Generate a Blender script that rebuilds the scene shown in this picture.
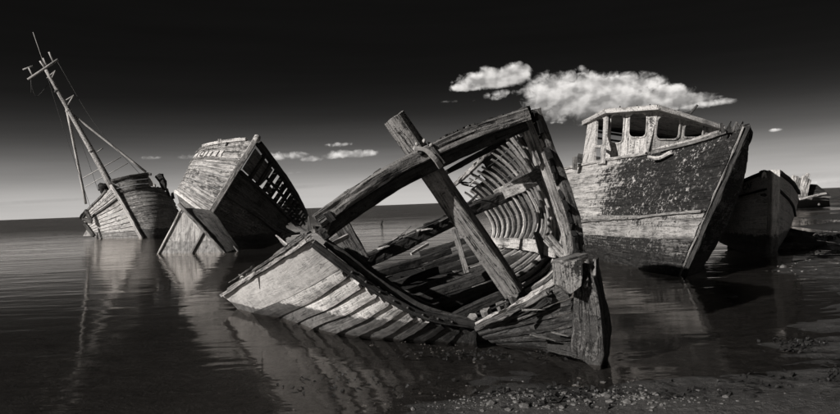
import bpy, bmesh, math, random
import numpy as np
from mathutils import Vector, Matrix, geometry
from mathutils import noise as mnoise

for o in list(bpy.data.objects):
    bpy.data.objects.remove(o)
SC = bpy.context.scene
COL = SC.collection
RND = random.Random(7)

# ------------------------------------------------------------------ camera
W0, H0, FPX = 840.0, 414.0, 653.0
CAMH = 1.6
ROLL, PITCH = math.atan(0.039), math.radians(0.29)
V = lambda *a: np.array(a, float)
CAM = V(0, 0, CAMH)
Fw = V(0, math.cos(PITCH), -math.sin(PITCH))
_U0 = V(0, math.sin(PITCH), math.cos(PITCH))
Rt = math.cos(ROLL) * V(1, 0, 0) - math.sin(ROLL) * _U0
Up = math.sin(ROLL) * V(1, 0, 0) + math.cos(ROLL) * _U0
cd = bpy.data.cameras.new('camera')
cam = bpy.data.objects.new('camera', cd)
COL.objects.link(cam)
cd.sensor_width = 36.0
cd.sensor_fit = 'HORIZONTAL'
cd.lens = FPX / W0 * 36.0
cd.clip_start = 0.1
cd.clip_end = 20000
cam.matrix_world = Matrix(((Rt[0], Up[0], -Fw[0], 0), (Rt[1], Up[1], -Fw[1], 0),
                           (Rt[2], Up[2], -Fw[2], CAMH), (0, 0, 0, 1)))
SC.camera = cam

# ------------------------------------------------------------------ light
SUN_AZ = math.radians(-126)      # measured from the view axis (+Y) towards +X
SUN_EL = math.radians(26)
SUNV = V(math.sin(SUN_AZ) * math.cos(SUN_EL), math.cos(SUN_AZ) * math.cos(SUN_EL), math.sin(SUN_EL))
sl = bpy.data.lights.new('sun', 'SUN')
sl.energy = 5.0
sl.angle = math.radians(0.6)
sl.color = (1.0, 0.965, 0.93)
so = bpy.data.objects.new('sun', sl)
COL.objects.link(so)
so.rotation_euler = Vector(SUNV).to_track_quat('Z', 'Y').to_euler()
SC.view_settings.view_transform = 'Standard'
SC.view_settings.look = 'None'
SC.view_settings.exposure = 0.0
SC.view_settings.gamma = 1.0
SC.view_settings.use_curve_mapping = False
SC.render.engine = 'CYCLES'
SC.cycles.use_denoising = True
SC.cycles.use_adaptive_sampling = True
SC.cycles.adaptive_threshold = 0.03
SC.cycles.max_bounces = 5
SC.cycles.diffuse_bounces = 3
SC.cycles.transparent_max_bounces = 8


# ------------------------------------------------------------------ node helpers
def nd(t, typ, ins=None, **attrs):
    n = t.nodes.new(typ)
    for k, v in attrs.items():
        setattr(n, k, v)
    for k, v in (ins or {}).items():
        if isinstance(v, bpy.types.NodeSocket):
            t.links.new(v, n.inputs[k])
        else:
            n.inputs[k].default_value = v
    return n


def mm(t, op, a, b=0.0, c=0.0, clamp=False):
    n = t.nodes.new('ShaderNodeMath')
    n.operation = op
    n.use_clamp = clamp
    for i, v in enumerate((a, b, c)):
        if isinstance(v, bpy.types.NodeSocket):
            t.links.new(v, n.inputs[i])
        else:
            n.inputs[i].default_value = v
    return n.outputs[0]


def sstep(t, x, lo, hi, a=0.0, b=1.0):
    n = nd(t, 'ShaderNodeMapRange', {'Value': x, 'From Min': lo, 'From Max': hi, 'To Min': a, 'To Max': b},
           interpolation_type='SMOOTHSTEP')
    return n.outputs[0]


def lin(t, x, lo, hi, a=0.0, b=1.0):
    return nd(t, 'ShaderNodeMapRange', {'Value': x, 'From Min': lo, 'From Max': hi, 'To Min': a, 'To Max': b}).outputs[0]


def mixf(t, f, a, b):
    n = nd(t, 'ShaderNodeMix', {0: f, 2: a, 3: b})
    return n.outputs[0]


def noise(t, vec, scale, detail=5.0, rough=0.6, dist=0.0):
    n = nd(t, 'ShaderNodeTexNoise', {'Vector': vec, 'Scale': scale, 'Detail': detail, 'Roughness': rough, 'Distortion': dist})
    return n.outputs[0]


TINT = (1.0, 0.968, 0.937)


def tint(t, g):
    return nd(t, 'ShaderNodeCombineColor', {0: g, 1: mm(t, 'MULTIPLY', g, TINT[1]), 2: mm(t, 'MULTIPLY', g, TINT[2])}).outputs[0]


def unproj_dir(px, py):
    d = Fw * FPX + Rt * (px - 420.0) + Up * (207.0 - py)
    return d / np.linalg.norm(d)


# ------------------------------------------------------------------ sky
def build_world():
    w = bpy.data.worlds.new('World')
    SC.world = w
    w.use_nodes = True
    t = w.node_tree
    t.nodes.clear()
    sky = nd(t, 'ShaderNodeTexSky', sky_type='NISHITA', sun_disc=False)
    sky.sun_elevation = SUN_EL
    sky.sun_rotation = SUN_AZ
    sky.air_density = 1.0
    sky.dust_density = 0.6
    red = nd(t, 'ShaderNodeSeparateColor', {0: sky.outputs[0]}).outputs[0]   # red-filter black and white film
    tc = nd(t, 'ShaderNodeTexCoord').outputs['Generated']
    sx = nd(t, 'ShaderNodeSeparateXYZ', {0: nd(t, 'ShaderNodeVectorMath', {0: tc}, operation='NORMALIZE').outputs[0]})
    X, Y, Z = sx.outputs
    az = mm(t, 'ARCTAN2', X, Y)
    el = mm(t, 'ARCSINE', Z)
    # filter density by elevation: dark above, pale band at the horizon
    r = nd(t, 'ShaderNodeValToRGB', {0: lin(t, el, 0.0, 0.25)})
    cr = r.color_ramp
    cr.interpolation = 'B_SPLINE'
    pts = [(0.0, .60), (.06, .54), (.16, .37), (.28, .175), (.40, .07), (.52, .027), (.66, .0115), (.85, .0078), (1.0, .007)]
    while len(cr.elements) < len(pts):
        cr.elements.new(0.5)
    for e, (p, v) in zip(cr.elements, pts):
        e.position = p
        e.color = (v, v, v, 1)
    # the real sky red channel is about 3-9 at strength 1; normalise it softly and keep part of its variation
    nis = mm(t, 'POWER', mm(t, 'MULTIPLY', red, 0.2), 0.25)
    base = mm(t, 'MULTIPLY', r.outputs[0], nis)
    streak = noise(t, nd(t, 'ShaderNodeCombineXYZ', {0: mm(t, 'MULTIPLY', az, 3.0), 1: mm(t, 'MULTIPLY', el, 40.0), 2: 3.3}).outputs[0], 1.0, 4, .55)
    base = mm(t, 'MULTIPLY', base, lin(t, streak, .3, .7, .9, 1.08))

    # clouds: (px, py, half width px, half height px, under-squash, strength)
    blobs = [
        (468, 88, 20, 7, 2.0, 1.0), (490, 82, 34, 14, 2.2, 1.15), (512, 76, 18, 13, 1.4, 1.15),
        (526, 90, 10, 7, 1.0, .5), (508, 94, 26, 5, 1.0, .42),
        (556, 94, 32, 21, 1.0, 1.15), (585, 97, 42, 23, 1.0, 1.25), (620, 97, 44, 20, 1.0, 1.25),
        (652, 98, 36, 12, 1.2, 1.05), (680, 101, 32, 8, 1.2, .95), (702, 105, 30, 4.5, 1.3, .8),
        (551, 108, 24, 13, 1.0, .95), (600, 110, 60, 10, 1.0, .75), (581, 69, 6, 4, 1.0, .42),
        (348, 155, 34, 5.5, 1.6, .85), (341, 145, 16, 3.2, 1.4, .66), (314, 159, 13, 3.6, 1.3, .7),
        (278, 157, 28, 5, 1.4, .7), (190, 157, 12, 3.6, 1.3, .75), (290, 173, 22, 2.0, 1.0, .35),
        (378, 152, 10, 3, 1.2, .5), (777, 130, 7, 2, 1.2, .7), (30, 202, 50, 1.6, 1.0, -.35),
        (815, 176, 50, 3, 1.0, -.35), (830, 182, 34, 2.4, 1.0, .45), (300, 187, 30, 1.8, 1.0, -.3),
        (460, 101, 22, 2.2, 1.0, .38), (150, 158, 14, 2, 1.2, .3), (650, 109, 60, 7, 1.0, .6),
        (-140, 120, 60, 14, 2.0, .9), (980, 110, 70, 16, 2.0, .9),
    ]

    wv = nd(t, 'ShaderNodeCombineXYZ', {0: az, 1: el, 2: 0.0}).outputs[0]
    warp = nd(t, 'ShaderNodeTexNoise', {'Vector': wv, 'Scale': 70.0, 'Detail': 2.0}, noise_dimensions='2D').outputs[1]
    wx = nd(t, 'ShaderNodeSeparateColor', {0: warp}).outputs

    def cloud_noise(daz, del_):
        x = mm(t, 'ADD', mm(t, 'ADD', az, daz), mm(t, 'MULTIPLY', wx[0], .012))
        y = mm(t, 'MULTIPLY', mm(t, 'ADD', mm(t, 'ADD', el, del_), mm(t, 'MULTIPLY', wx[1], .012)), 1.2)
        v = nd(t, 'ShaderNodeCombineXYZ', {0: x, 1: y, 2: 0.37}).outputs[0]
        n1 = nd(t, 'ShaderNodeTexNoise', {'Vector': v, 'Scale': 20.0, 'Detail': 6.0, 'Roughness': .62}, noise_dimensions='2D').outputs[0]
        vo = nd(t, 'ShaderNodeTexVoronoi', {'Vector': v, 'Scale': 60.0, 'Detail': 2.0, 'Roughness': .5}, feature='F1', voronoi_dimensions='2D')
        bil = mm(t, 'SUBTRACT', .95, vo.outputs['Distance'])
        return mm(t, 'ADD', mm(t, 'MULTIPLY', n1, .78), mm(t, 'MULTIPLY', bil, .20))
    n0 = cloud_noise(0.0, 0.0)
    
    mask = None
    neg = None
    hgt = None
    for (px, py, hw, hh, sq, st) in blobs:
        d = unproj_dir(px, py)
        a0, e0 = math.atan2(d[0], d[1]), math.asin(d[2])
        wa, we = hw / FPX, hh / FPX
        da = mm(t, 'DIVIDE', mm(t, 'SUBTRACT', az, a0), wa)
        de = mm(t, 'DIVIDE', mm(t, 'SUBTRACT', mm(t, 'SUBTRACT', el, e0), mm(t, 'MULTIPLY', mm(t, 'SUBTRACT', az, a0), 0.036)), we)
        de2 = mm(t, 'MAXIMUM', de, mm(t, 'MULTIPLY', de, -sq))
        m = mm(t, 'SUBTRACT', 1.0, mm(t, 'ADD', mm(t, 'MULTIPLY', da, da), mm(t, 'MULTIPLY', de2, de2)))
        m = mm(t, 'MULTIPLY', mm(t, 'MAXIMUM', mm(t, 'ADD', m, .5), 0.0), abs(st) / 1.5)
        if st < 0:
            neg = m if neg is None else mm(t, 'MAXIMUM', neg, m)
        else:
            if mask is None:
                mask, hgt = m, de
            else:
                hgt = mixf(t, sstep(t, mm(t, 'SUBTRACT', m, mask), -.3, .3), hgt, de)
                mask = mm(t, 'MAXIMUM', mask, m)
    dens_raw = mm(t, 'ADD', mask, mm(t, 'MULTIPLY', mm(t, 'SUBTRACT', n0, .5), 1.9))
    dens = mm(t, 'MULTIPLY', sstep(t, dens_raw, .08, .78), mm(t, 'MULTIPLY', sstep(t, mask, .0, .22), sstep(t, hgt, -1.5, -.5, .1, 1.0)))
    def soft(da_, de_):
        v = nd(t, 'ShaderNodeCombineXYZ', {0: mm(t, 'ADD', az, da_), 1: mm(t, 'MULTIPLY', mm(t, 'ADD', el, de_), 1.3), 2: .37}).outputs[0]
        return nd(t, 'ShaderNodeTexNoise', {'Vector': v, 'Scale': 34.0, 'Detail': 2.6, 'Roughness': .5}, noise_dimensions='2D').outputs[0]
    lit = mm(t, 'SUBTRACT', soft(0, 0), soft(-.0035, .0085))
    shade = mm(t, 'ADD', lin(t, lit, -.17, .17, .40, .92), mm(t, 'MULTIPLY', mm(t, 'SUBTRACT', n0, .5), .12))
    core = sstep(t, dens_raw, .5, 1.3, 1.0, .80)
    cb = mm(t, 'MULTIPLY', mm(t, 'MULTIPLY', shade, core), sstep(t, hgt, -1.2, .5, .36, 1.02))
    col = mixf(t, dens, base, cb)
    if neg is not None:
        col = mm(t, 'MULTIPLY', col, lin(t, mm(t, 'MULTIPLY', neg, n0), 0, .35, 1.0, .72))
    col = mixf(t, sstep(t, Z, -.02, .0), .03, col)
    bg = nd(t, 'ShaderNodeBackground', {0: tint(t, col), 1: 1.0})
    w.cycles.sampling_method = 'NONE'
    out = nd(t, 'ShaderNodeOutputWorld', {0: bg.outputs[0]})


build_world()


# ------------------------------------------------------------------ geometry helpers
def P(px, py, Y):
    """photo pixel at world depth Y"""
    d = Fw * FPX + Rt * (px - 420.0) + Up * (207.0 - py)
    return CAM + d * (Y / d[1])


def G(px, py, z=0.0):
    d = Fw * FPX + Rt * (px - 420.0) + Up * (207.0 - py)
    return CAM + d * ((z - CAMH) / d[2])


def onplane(px, py, p0, n):
    d = Fw * FPX + Rt * (px - 420.0) + Up * (207.0 - py)
    return CAM + d * (np.dot(p0 - CAM, n) / np.dot(d, n))


def unit(v):
    return v / (np.linalg.norm(v) + 1e-12)


def crom(pts, ts):
    """Catmull-Rom through pts, sampled at ts in 0..1 by chord length"""
    p = np.asarray(pts, float)
    if len(p) == 2:
        return p[0] + np.outer(ts, p[1] - p[0])
    d = np.linalg.norm(np.diff(p, axis=0), axis=1) + 1e-9
    k = np.concatenate([[0], np.cumsum(d)])
    k /= k[-1]
    m = np.zeros_like(p)
    m[1:-1] = ((p[2:] - p[1:-1]) / (k[2:] - k[1:-1])[:, None] * (k[1:-1] - k[:-2])[:, None] +
               (p[1:-1] - p[:-2]) / (k[1:-1] - k[:-2])[:, None] * (k[2:] - k[1:-1])[:, None]) / (k[2:] - k[:-2])[:, None]
    m[0] = (p[1] - p[0]) / (k[1] - k[0])
    m[-1] = (p[-1] - p[-2]) / (k[-1] - k[-2])
    out = np.zeros((len(ts), 3))
    for i, t in enumerate(ts):
        j = min(max(int(np.searchsorted(k, t)) - 1, 0), len(p) - 2)
        h = k[j + 1] - k[j]
        s = (t - k[j]) / h
        s2, s3 = s * s, s * s * s
        out[i] = (2 * s3 - 3 * s2 + 1) * p[j] + (s3 - 2 * s2 + s) * h * m[j] + (-2 * s3 + 3 * s2) * p[j + 1] + (s3 - s2) * h * m[j + 1]
    return out


class Loft:
    """smooth surface through sections; u along the hull, v down each section"""
    NU, NV = 40, 30

    def __init__(self, sections):
        vs = np.linspace(0, 1, self.NV + 1)
        S = [crom(s, vs) for s in sections]
        us = np.linspace(0, 1, self.NU + 1)
        self.g = np.zeros((self.NU + 1, self.NV + 1, 3))
        for j in range(self.NV + 1):
            self.g[:, j] = crom([s[j] for s in S], us)

    def __call__(self, u, v):
        a = u * self.NU
        b = v * self.NV
        i = min(max(int(math.floor(a)), 0), self.NU - 1)
        j = min(max(int(math.floor(b)), 0), self.NV - 1)
        a -= i
        b -= j
        g = self.g
        return (g[i, j] * (1 - a) * (1 - b) + g[i + 1, j] * a * (1 - b) + g[i, j + 1] * (1 - a) * b + g[i + 1, j + 1] * a * b)

    def normal(self, u, v, hint):
        e = .02
        n = unit(np.cross(self(min(u + e, 1), v) - self(max(u - e, 0), v), self(u, min(v + e, 1)) - self(u, max(v - e, 0))))
        return n if np.dot(n, hint) > 0 else -n


def tag(o, label=None, cat=None, group=None, kind=None):
    for k, v in (('label', label), ('category', cat), ('group', group), ('kind', kind)):
        if v:
            o[k] = v
    return o


class Thing:
    def __init__(self, name, label, cat, loc, group=None):
        self.o = bpy.data.objects.new(name, None)
        COL.objects.link(self.o)
        self.loc = np.array(loc, float)
        self.o.location = loc
        self.o.empty_display_size = .2
        tag(self.o, label, cat, group)


def mesh(name, verts, faces, mat, parent=None, uvs=None, smooth=None, label=None):
    """one mesh object; verts in world space; parent a Thing, or (Thing, object) for a sub-part"""
    th = parent[0] if isinstance(parent, tuple) else parent
    off = th.loc if th is not None else V(0, 0, 0)
    me = bpy.data.meshes.new(name)
    me.from_pydata([tuple(np.asarray(v) - off) for v in verts], [], faces)
    if uvs is not None:
        l = me.uv_layers.new(name='UVMap')
        idx = np.zeros(len(me.loops), dtype=np.int32)
        me.loops.foreach_get('vertex_index', idx)
        l.data.foreach_set('uv', np.asarray(uvs, dtype=np.float32)[idx].ravel())
    if smooth is not None:
        me.polygons.foreach_set('use_smooth', smooth if not isinstance(smooth, bool) else [smooth] * len(faces))
    me.materials.append(mat)
    me.update()
    o = bpy.data.objects.new(name, me)
    COL.objects.link(o)
    if th is not None:
        o.parent = parent[1] if isinstance(parent, tuple) else th.o
    if label:
        o['label'] = label
    return o


def strip(name, A, B, th, hint, mat, parent, nv=2, lap=0.0, crown=0.0, rag0=0.0, rag1=0.0, edge=0.0, label=None, seed=None):
    """a plank between two edge polylines A and B (same count), th thick, outer face towards hint"""
    A = np.asarray(A, float)
    B = np.asarray(B, float)
    n = len(A)
    rr = random.Random(seed if seed is not None else RND.random())
    g = np.zeros((n, nv + 1, 3))
    for j in range(nv + 1):
        f = j / nv
        g[:, j] = A * (1 - f) + B * f
    # ragged ends: slide end points along the plank
    for j in range(nv + 1):
        if rag0:
            g[0, j] += (g[0, j] - g[1, j]) / (np.linalg.norm(g[0, j] - g[1, j]) + 1e-9) * rr.uniform(-rag0, rag0)
        if rag1:
            g[-1, j] += (g[-1, j] - g[-2, j]) / (np.linalg.norm(g[-1, j] - g[-2, j]) + 1e-9) * rr.uniform(-rag1, rag1)
    if edge:
        for i in range(n):
            w = g[i, nv] - g[i, 0]
            w = unit(w)
            g[i, 0] += w * rr.uniform(0, edge)
            g[i, nv] -= w * rr.uniform(0, edge)
    du = np.gradient(g, axis=0)
    dv = np.gradient(g, axis=1)
    nn = np.cross(du, dv)
    nn /= np.linalg.norm(nn, axis=2, keepdims=True) + 1e-12
    if np.dot(nn.mean(axis=(0, 1)), hint) < 0:
        nn = -nn
    outer = g.copy()
    for j in range(nv + 1):
        f = j / nv
        outer[:, j] += nn[:, j] * (lap * f + crown * 4 * f * (1 - f))
    inner = outer - nn * th
    verts, faces, uvs, sm = [], [], [], []
    L = np.concatenate([[0], np.cumsum(np.linalg.norm(np.diff(g[:, 0], axis=0), axis=1))])
    Wd = np.linalg.norm(g[:, -1] - g[:, 0], axis=1).mean()
    uo = rr.uniform(0, 50)
    vo = rr.uniform(0, 50)

    def grid(q):
        b = len(verts)
        for i in range(n):
            for j in range(nv + 1):
                verts.append(q[i, j])
                uvs.append((L[i] + uo, Wd * j / nv + vo))
        return b
    flip = np.dot(np.cross(du[0, 0], dv[0, 0]), nn[0, 0]) < 0
    for q, fl in ((outer, flip), (inner, not flip)):
        b = grid(q)
        for i in range(n - 1):
            for j in range(nv):
                a = b + i * (nv + 1) + j
                f = (a, a + nv + 1, a + nv + 2, a + 1)
                faces.append(f[::-1] if fl else f)
                sm.append(True)

    def rim(o, q, uvo):
        for i in range(len(o) - 1):
            b = len(verts)
            verts.extend([o[i], o[i + 1], q[i + 1], q[i]])
            for k, w in ((0, 0), (1, 0), (1, 1), (0, 1)):
                uvs.append((uvo + L[min(i + k, n - 1)], vo + Wd + w * th))
            f = (b, b + 1, b + 2, b + 3)
            faces.append(f)
            sm.append(False)
    rim(outer[:, 0], inner[:, 0], uo)
    rim(inner[:, -1], outer[:, -1], uo)
    rim(inner[0, :], outer[0, :], uo)
    rim(outer[-1, :], inner[-1, :], uo)
    return mesh(name, verts, faces, mat, parent, uvs, sm, label)


def sheet(name, A, B, t, hint, mat, th, nv=3, n=12, **kw):
    ts = np.linspace(0, 1, n + 1)
    return strip(name, crom(A, ts), crom(B, ts), t, hint, mat, th, nv=nv, **kw)


def beam(name, pts, w, h, mat, parent, up=(0, 0, 1), seg=8, rough=0.0, cham=.12, taper=(1, 1), per=2, label=None, twist=0.0, freq=3.0, smooth=False):
    """a squared timber along pts: w across, h along up; rough = surface unevenness in metres"""
    pts = [np.asarray(p, float) for p in pts]
    ts = np.linspace(0, 1, seg + 1)
    C = crom(pts, ts)
    up = np.asarray(up, float)
    prof = []
    c = cham * min(w, h)
    hw, hh = w / 2, h / 2
    corners = [(-hw + c, -hh), (hw - c, -hh), (hw, -hh + c), (hw, hh - c), (hw - c, hh), (-hw + c, hh), (-hw, hh - c), (-hw, -hh + c)]
    for k in range(8):
        a, b = corners[k], corners[(k + 1) % 8]
        m = per if k % 2 == 0 else 1
        for i in range(m):
            prof.append((a[0] + (b[0] - a[0]) * i / m, a[1] + (b[1] - a[1]) * i / m))
    m = len(prof)
    verts, uvs, faces = [], [], []
    L = np.concatenate([[0], np.cumsum(np.linalg.norm(np.diff(C, axis=0), axis=1))])
    per_l = np.concatenate([[0], np.cumsum([math.dist(prof[i], prof[(i + 1) % m]) for i in range(m)])])
    uo, vo = RND.uniform(0, 50), RND.uniform(0, 50)
    sd = RND.uniform(0, 90)
    for i in range(seg + 1):
        T = unit(C[min(i + 1, seg)] - C[max(i - 1, 0)])
        S = unit(np.cross(T, up))
        N = np.cross(S, T)
        f = i / seg
        if twist:
            a = twist * f
            S, N = S * math.cos(a) + N * math.sin(a), N * math.cos(a) - S * math.sin(a)
        k = taper[0] * (1 - f) + taper[1] * f
        for j, (x, y) in enumerate(prof):
            q = C[i] + S * x * k + N * y * k
            if rough:
                e = mnoise.noise(Vector((L[i] * freq + sd, x * 25 + sd, y * 25))) + .5 * mnoise.noise(Vector((L[i] * freq * 3 + sd, x * 50, y * 50 + sd)))
                r = unit(S * x + N * y)
                q = q + r * e * rough
                if i in (0, seg):
                    q = q + T * rough * 1.5 * mnoise.noise(Vector((x * 30 + sd, y * 30, i)))
            verts.append(q)
            uvs.append((L[i] + uo, per_l[j] + vo))
    for i in range(seg):
        for j in range(m):
            a, b = i * m + j, i * m + (j + 1) % m
            faces.append((a, b, b + m, a + m))
    # seam column shares verts: a small uv jump there is hidden by the grain
    faces.append(tuple(range(m - 1, -1, -1)))
    faces.append(tuple(range(seg * m, seg * m + m)))
    return mesh(name, verts, faces, mat, parent, uvs, smooth, label)


def tube(name, pts, r0, r1, mat, parent, seg=6, sides=6, label=None):
    pts = [np.asarray(p, float) for p in pts]
    C = crom(pts, np.linspace(0, 1, seg + 1))
    verts, faces, uvs = [], [], []
    ref = V(0, 0, 1) if abs(unit(C[-1] - C[0])[2]) < .9 else V(1, 0, 0)
    for i in range(seg + 1):
        T = unit(C[min(i + 1, seg)] - C[max(i - 1, 0)])
        S = unit(np.cross(T, ref))
        N = np.cross(S, T)
        r = r0 + (r1 - r0) * i / seg
        for j in range(sides):
            a = 2 * math.pi * j / sides
            verts.append(C[i] + (S * math.cos(a) + N * math.sin(a)) * r)
            uvs.append((i * .3, j * .1))
    for i in range(seg):
        for j in range(sides):
            a, b = i * sides + j, i * sides + (j + 1) % sides
            faces.append((a, b, b + sides, a + sides))
    faces.append(tuple(range(sides - 1, -1, -1)))
    faces.append(tuple(range(seg * sides, seg * sides + sides)))
    return mesh(name, verts, faces, mat, parent, uvs, True, label)


def rrect(x0, y0, x1, y1, r, skew=0.0, n=3):
    pts = []
    for cx, cy, a0 in ((x1 - r, y1 - r, 0), (x0 + r, y1 - r, 90), (x0 + r, y0 + r, 180), (x1 - r, y0 + r, 270)):
        for k in range(n + 1):
            a = math.radians(a0 + 90 * k / n)
            y = cy + r * math.sin(a)
            pts.append((cx + r * math.cos(a) + skew * (y - y0), y))
    return pts


def panel(name, outline, holes, p0, n, th, mat, parent, label=None, sub=0):
    """flat sheet with openings, drawn in photo pixels and laid on the plane (p0, n)"""
    loops = [outline] + list(holes)
    flat = [Vector((x, y, 0)) for l in loops for (x, y) in l]
    tris = geometry.tessellate_polygon([[Vector((x, y, 0)) for x, y in l] for l in loops])
    f3 = [onplane(v.x, v.y, p0, n) for v in flat]
    nn = unit(n)
    if np.dot(nn, CAM - p0) < 0:
        nn = -nn
    back = [q - nn * th for q in f3]
    k = len(f3)
    ax = unit(np.cross(nn, V(0, 0, 1)))
    ay = np.cross(ax, nn)
    uv = [(np.dot(q, ay), np.dot(q, ax)) for q in f3]
    verts = f3 + back
    uvs = uv + uv
    faces = []
    for a, b, c in tris:
        if np.dot(np.cross(f3[b] - f3[a], f3[c] - f3[a]), nn) < 0:
            b, c = c, b
        faces.append((a, b, c))
        faces.append((a + k, c + k, b + k))
    base = 0
    for l in loops:
        m = len(l)
        for i in range(m):
            a, b = base + i, base + (i + 1) % m
            faces.append((a, b, b + k, a + k))
        base += m
    return mesh(name, verts, faces, mat, parent, uvs, False, label)


def lump(name, c, r, mat, parent, sub=2, sq=(1, 1, 1), amp=.35, freq=2.0, label=None):
    bm = bmesh.new()
    bmesh.ops.create_icosphere(bm, subdivisions=sub, radius=1.0)
    sd = RND.uniform(0, 99)
    vs, fs = [], []
    for v in bm.verts:
        e = 1 + amp * mnoise.fractal(v.co * freq + Vector((sd, sd, sd)), 1.0, 2.0, 3)
        vs.append(np.asarray(c) + np.array(v.co) * e * r * np.array(sq))
    for f in bm.faces:
        fs.append(tuple(v.index for v in f.verts))
    bm.verts.index_update()
    bm.free()
    uvs = [(v[0] + v[2], v[1] + v[2]) for v in vs]
    return mesh(name, vs, fs, mat, parent, uvs, True, label)


# ------------------------------------------------------------------ materials
def wood(name, bare=.16, paint=.45, cover=.45, grain=1.0, tide=None, tidev=.035, bump=.6, spots=0.0, spotv=.4, rough=.85,
         blotch=1.6, var=.25, crack=.75, peel_hard=.05, spot_scale=9.0, bias=None, pits=.75, split=.022):
    """weathered timber: bare grain, peeling paint, cracks, dark algae below the tide line"""
    m = bpy.data.materials.new(name)
    m.use_nodes = True
    t = m.node_tree
    t.nodes.clear()
    uv = nd(t, 'ShaderNodeUVMap', uv_map='UVMap').outputs[0]
    rnd = nd(t, 'ShaderNodeObjectInfo').outputs['Random']
    pos = nd(t, 'ShaderNodeNewGeometry').outputs['Position']
    s = nd(t, 'ShaderNodeSeparateXYZ', {0: uv}).outputs
    gv = nd(t, 'ShaderNodeCombineXYZ', {0: mm(t, 'MULTIPLY', s[0], 1.6), 1: mm(t, 'MULTIPLY', s[1], 34.0), 2: mm(t, 'MULTIPLY', rnd, 40)}).outputs[0]
    g1 = noise(t, gv, 1.0, 5, .62, .25)
    gv2 = nd(t, 'ShaderNodeCombineXYZ', {0: mm(t, 'MULTIPLY', s[0], .9), 1: mm(t, 'MULTIPLY', s[1], 12.0), 2: mm(t, 'MULTIPLY', rnd, 40)}).outputs[0]
    g2 = noise(t, gv2, 1.0, 4, .6, .6)
    b1 = noise(t, pos, blotch, 6, .68, .2)
    b2 = noise(t, pos, blotch * 7, 5, .7)
    fine = noise(t, pos, 60.0, 3, .7)
    # long checks in the grain
    ck = mm(t, 'ABSOLUTE', mm(t, 'SUBTRACT', g2, .5))
    ck = sstep(t, ck, split * .3, split, 1.0, 0.0)
    ck = mm(t, 'MULTIPLY', ck, sstep(t, b1, .40, .52))
    wv = mm(t, 'MULTIPLY', lin(t, g1, .25, .75, .45, 1.55), bare)
    wv = mm(t, 'MULTIPLY', wv, lin(t, b2, .3, .7, .75, 1.25))
    pv = mm(t, 'MULTIPLY', lin(t, b2, .25, .75, .78, 1.14), paint)
    pv = mm(t, 'MULTIPLY', pv, lin(t, g1, .3, .7, .88, 1.08))
    key = mm(t, 'ADD', mm(t, 'ADD', mm(t, 'MULTIPLY', b1, .45), mm(t, 'MULTIPLY', b2, .33)), mm(t, 'MULTIPLY', g1, .22))
    key = mm(t, 'ADD', key, mm(t, 'MULTIPLY', mm(t, 'SUBTRACT', rnd, .5), .05))
    if bias is not None:
        sy = nd(t, 'ShaderNodeSeparateXYZ', {0: pos}).outputs[bias[0]]
        key = mm(t, 'ADD', key, sstep(t, sy, bias[1], bias[2], 0.0, bias[3]))
    th = .5 + (.5 - cover) * .42
    pm = sstep(t, key, th - peel_hard / 2, th + peel_hard / 2)
    val = mixf(t, pm, wv, pv)
    if spots:
        vo = nd(t, 'ShaderNodeTexVoronoi', {'Vector': pos, 'Scale': spot_scale, 'Randomness': 1.0})
        vr = nd(t, 'ShaderNodeSeparateColor', {0: vo.outputs['Color']}).outputs[0]
        d = mm(t, 'ADD', mm(t, 'ADD', vo.outputs['Distance'], mm(t, 'MULTIPLY', vr, .22)), mm(t, 'MULTIPLY', mm(t, 'SUBTRACT', noise(t, pos, 18, 4, .7), .5), .9))
        cl = sstep(t, noise(t, pos, 1.5, 4, .65), .44, .56)
        sp = mm(t, 'MULTIPLY', sstep(t, d, .16, .36, 1.0, 0.0), cl)
        fl = sstep(t, noise(t, pos, 14, 6, .75), .55, .61)
        sp = mm(t, 'MAXIMUM', sp, mm(t, 'MULTIPLY', fl, lin(t, cl, 0, 1, .12, .85)))
        val = mixf(t, mm(t, 'MULTIPLY', sp, .9), val, mm(t, 'MULTIPLY', lin(t, fine, .3, .7, .7, 1.2), spotv))
    val = mm(t, 'MULTIPLY', val, mm(t, 'SUBTRACT', 1.0, mm(t, 'MULTIPLY', ck, crack)))
    val = mm(t, 'MULTIPLY', val, lin(t, rnd, 0, 1, 1 - var, 1 + var))
    val = mm(t, 'MULTIPLY', val, lin(t, fine, .2, .8, .7, 1.3))
    pit = sstep(t, noise(t, pos, 22, 4, .75), .56, .66)
    gsv = nd(t, 'ShaderNodeCombineXYZ', {0: mm(t, 'MULTIPLY', s[0], .9), 1: mm(t, 'MULTIPLY', s[1], 7.0), 2: mm(t, 'MULTIPLY', rnd, 9)}).outputs[0]
    grime = sstep(t, mm(t, 'ADD', mm(t, 'MULTIPLY', noise(t, gsv, 1.0, 5, .7, .3), .55), mm(t, 'MULTIPLY', b1, .45)), .47, .62)
    val = mm(t, 'MULTIPLY', val, mm(t, 'SUBTRACT', 1.0, mm(t, 'MULTIPLY', mm(t, 'MAXIMUM', pit, mm(t, 'MULTIPLY', grime, .75)), pits)))
    ro = rough
    if tide is not None:
        z = nd(t, 'ShaderNodeSeparateXYZ', {0: pos}).outputs[2]
        zz = mm(t, 'ADD', z, mm(t, 'MULTIPLY', mm(t, 'SUBTRACT', mm(t, 'ADD', mm(t, 'MULTIPLY', b1, .5), mm(t, 'MULTIPLY', b2, .5)), .5), tide * .9))
        tm = sstep(t, zz, tide * .92, tide * 1.04, 1.0, 0.0)
        val = mixf(t, mm(t, 'MULTIPLY', tm, .85), val, mm(t, 'MULTIPLY', mm(t, 'MULTIPLY', lin(t, b2, .3, .7, .3, 1.8), lin(t, g1, .3, .7, .5, 1.5)), tidev))
        ro = mixf(t, tm, rough, .45)
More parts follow.
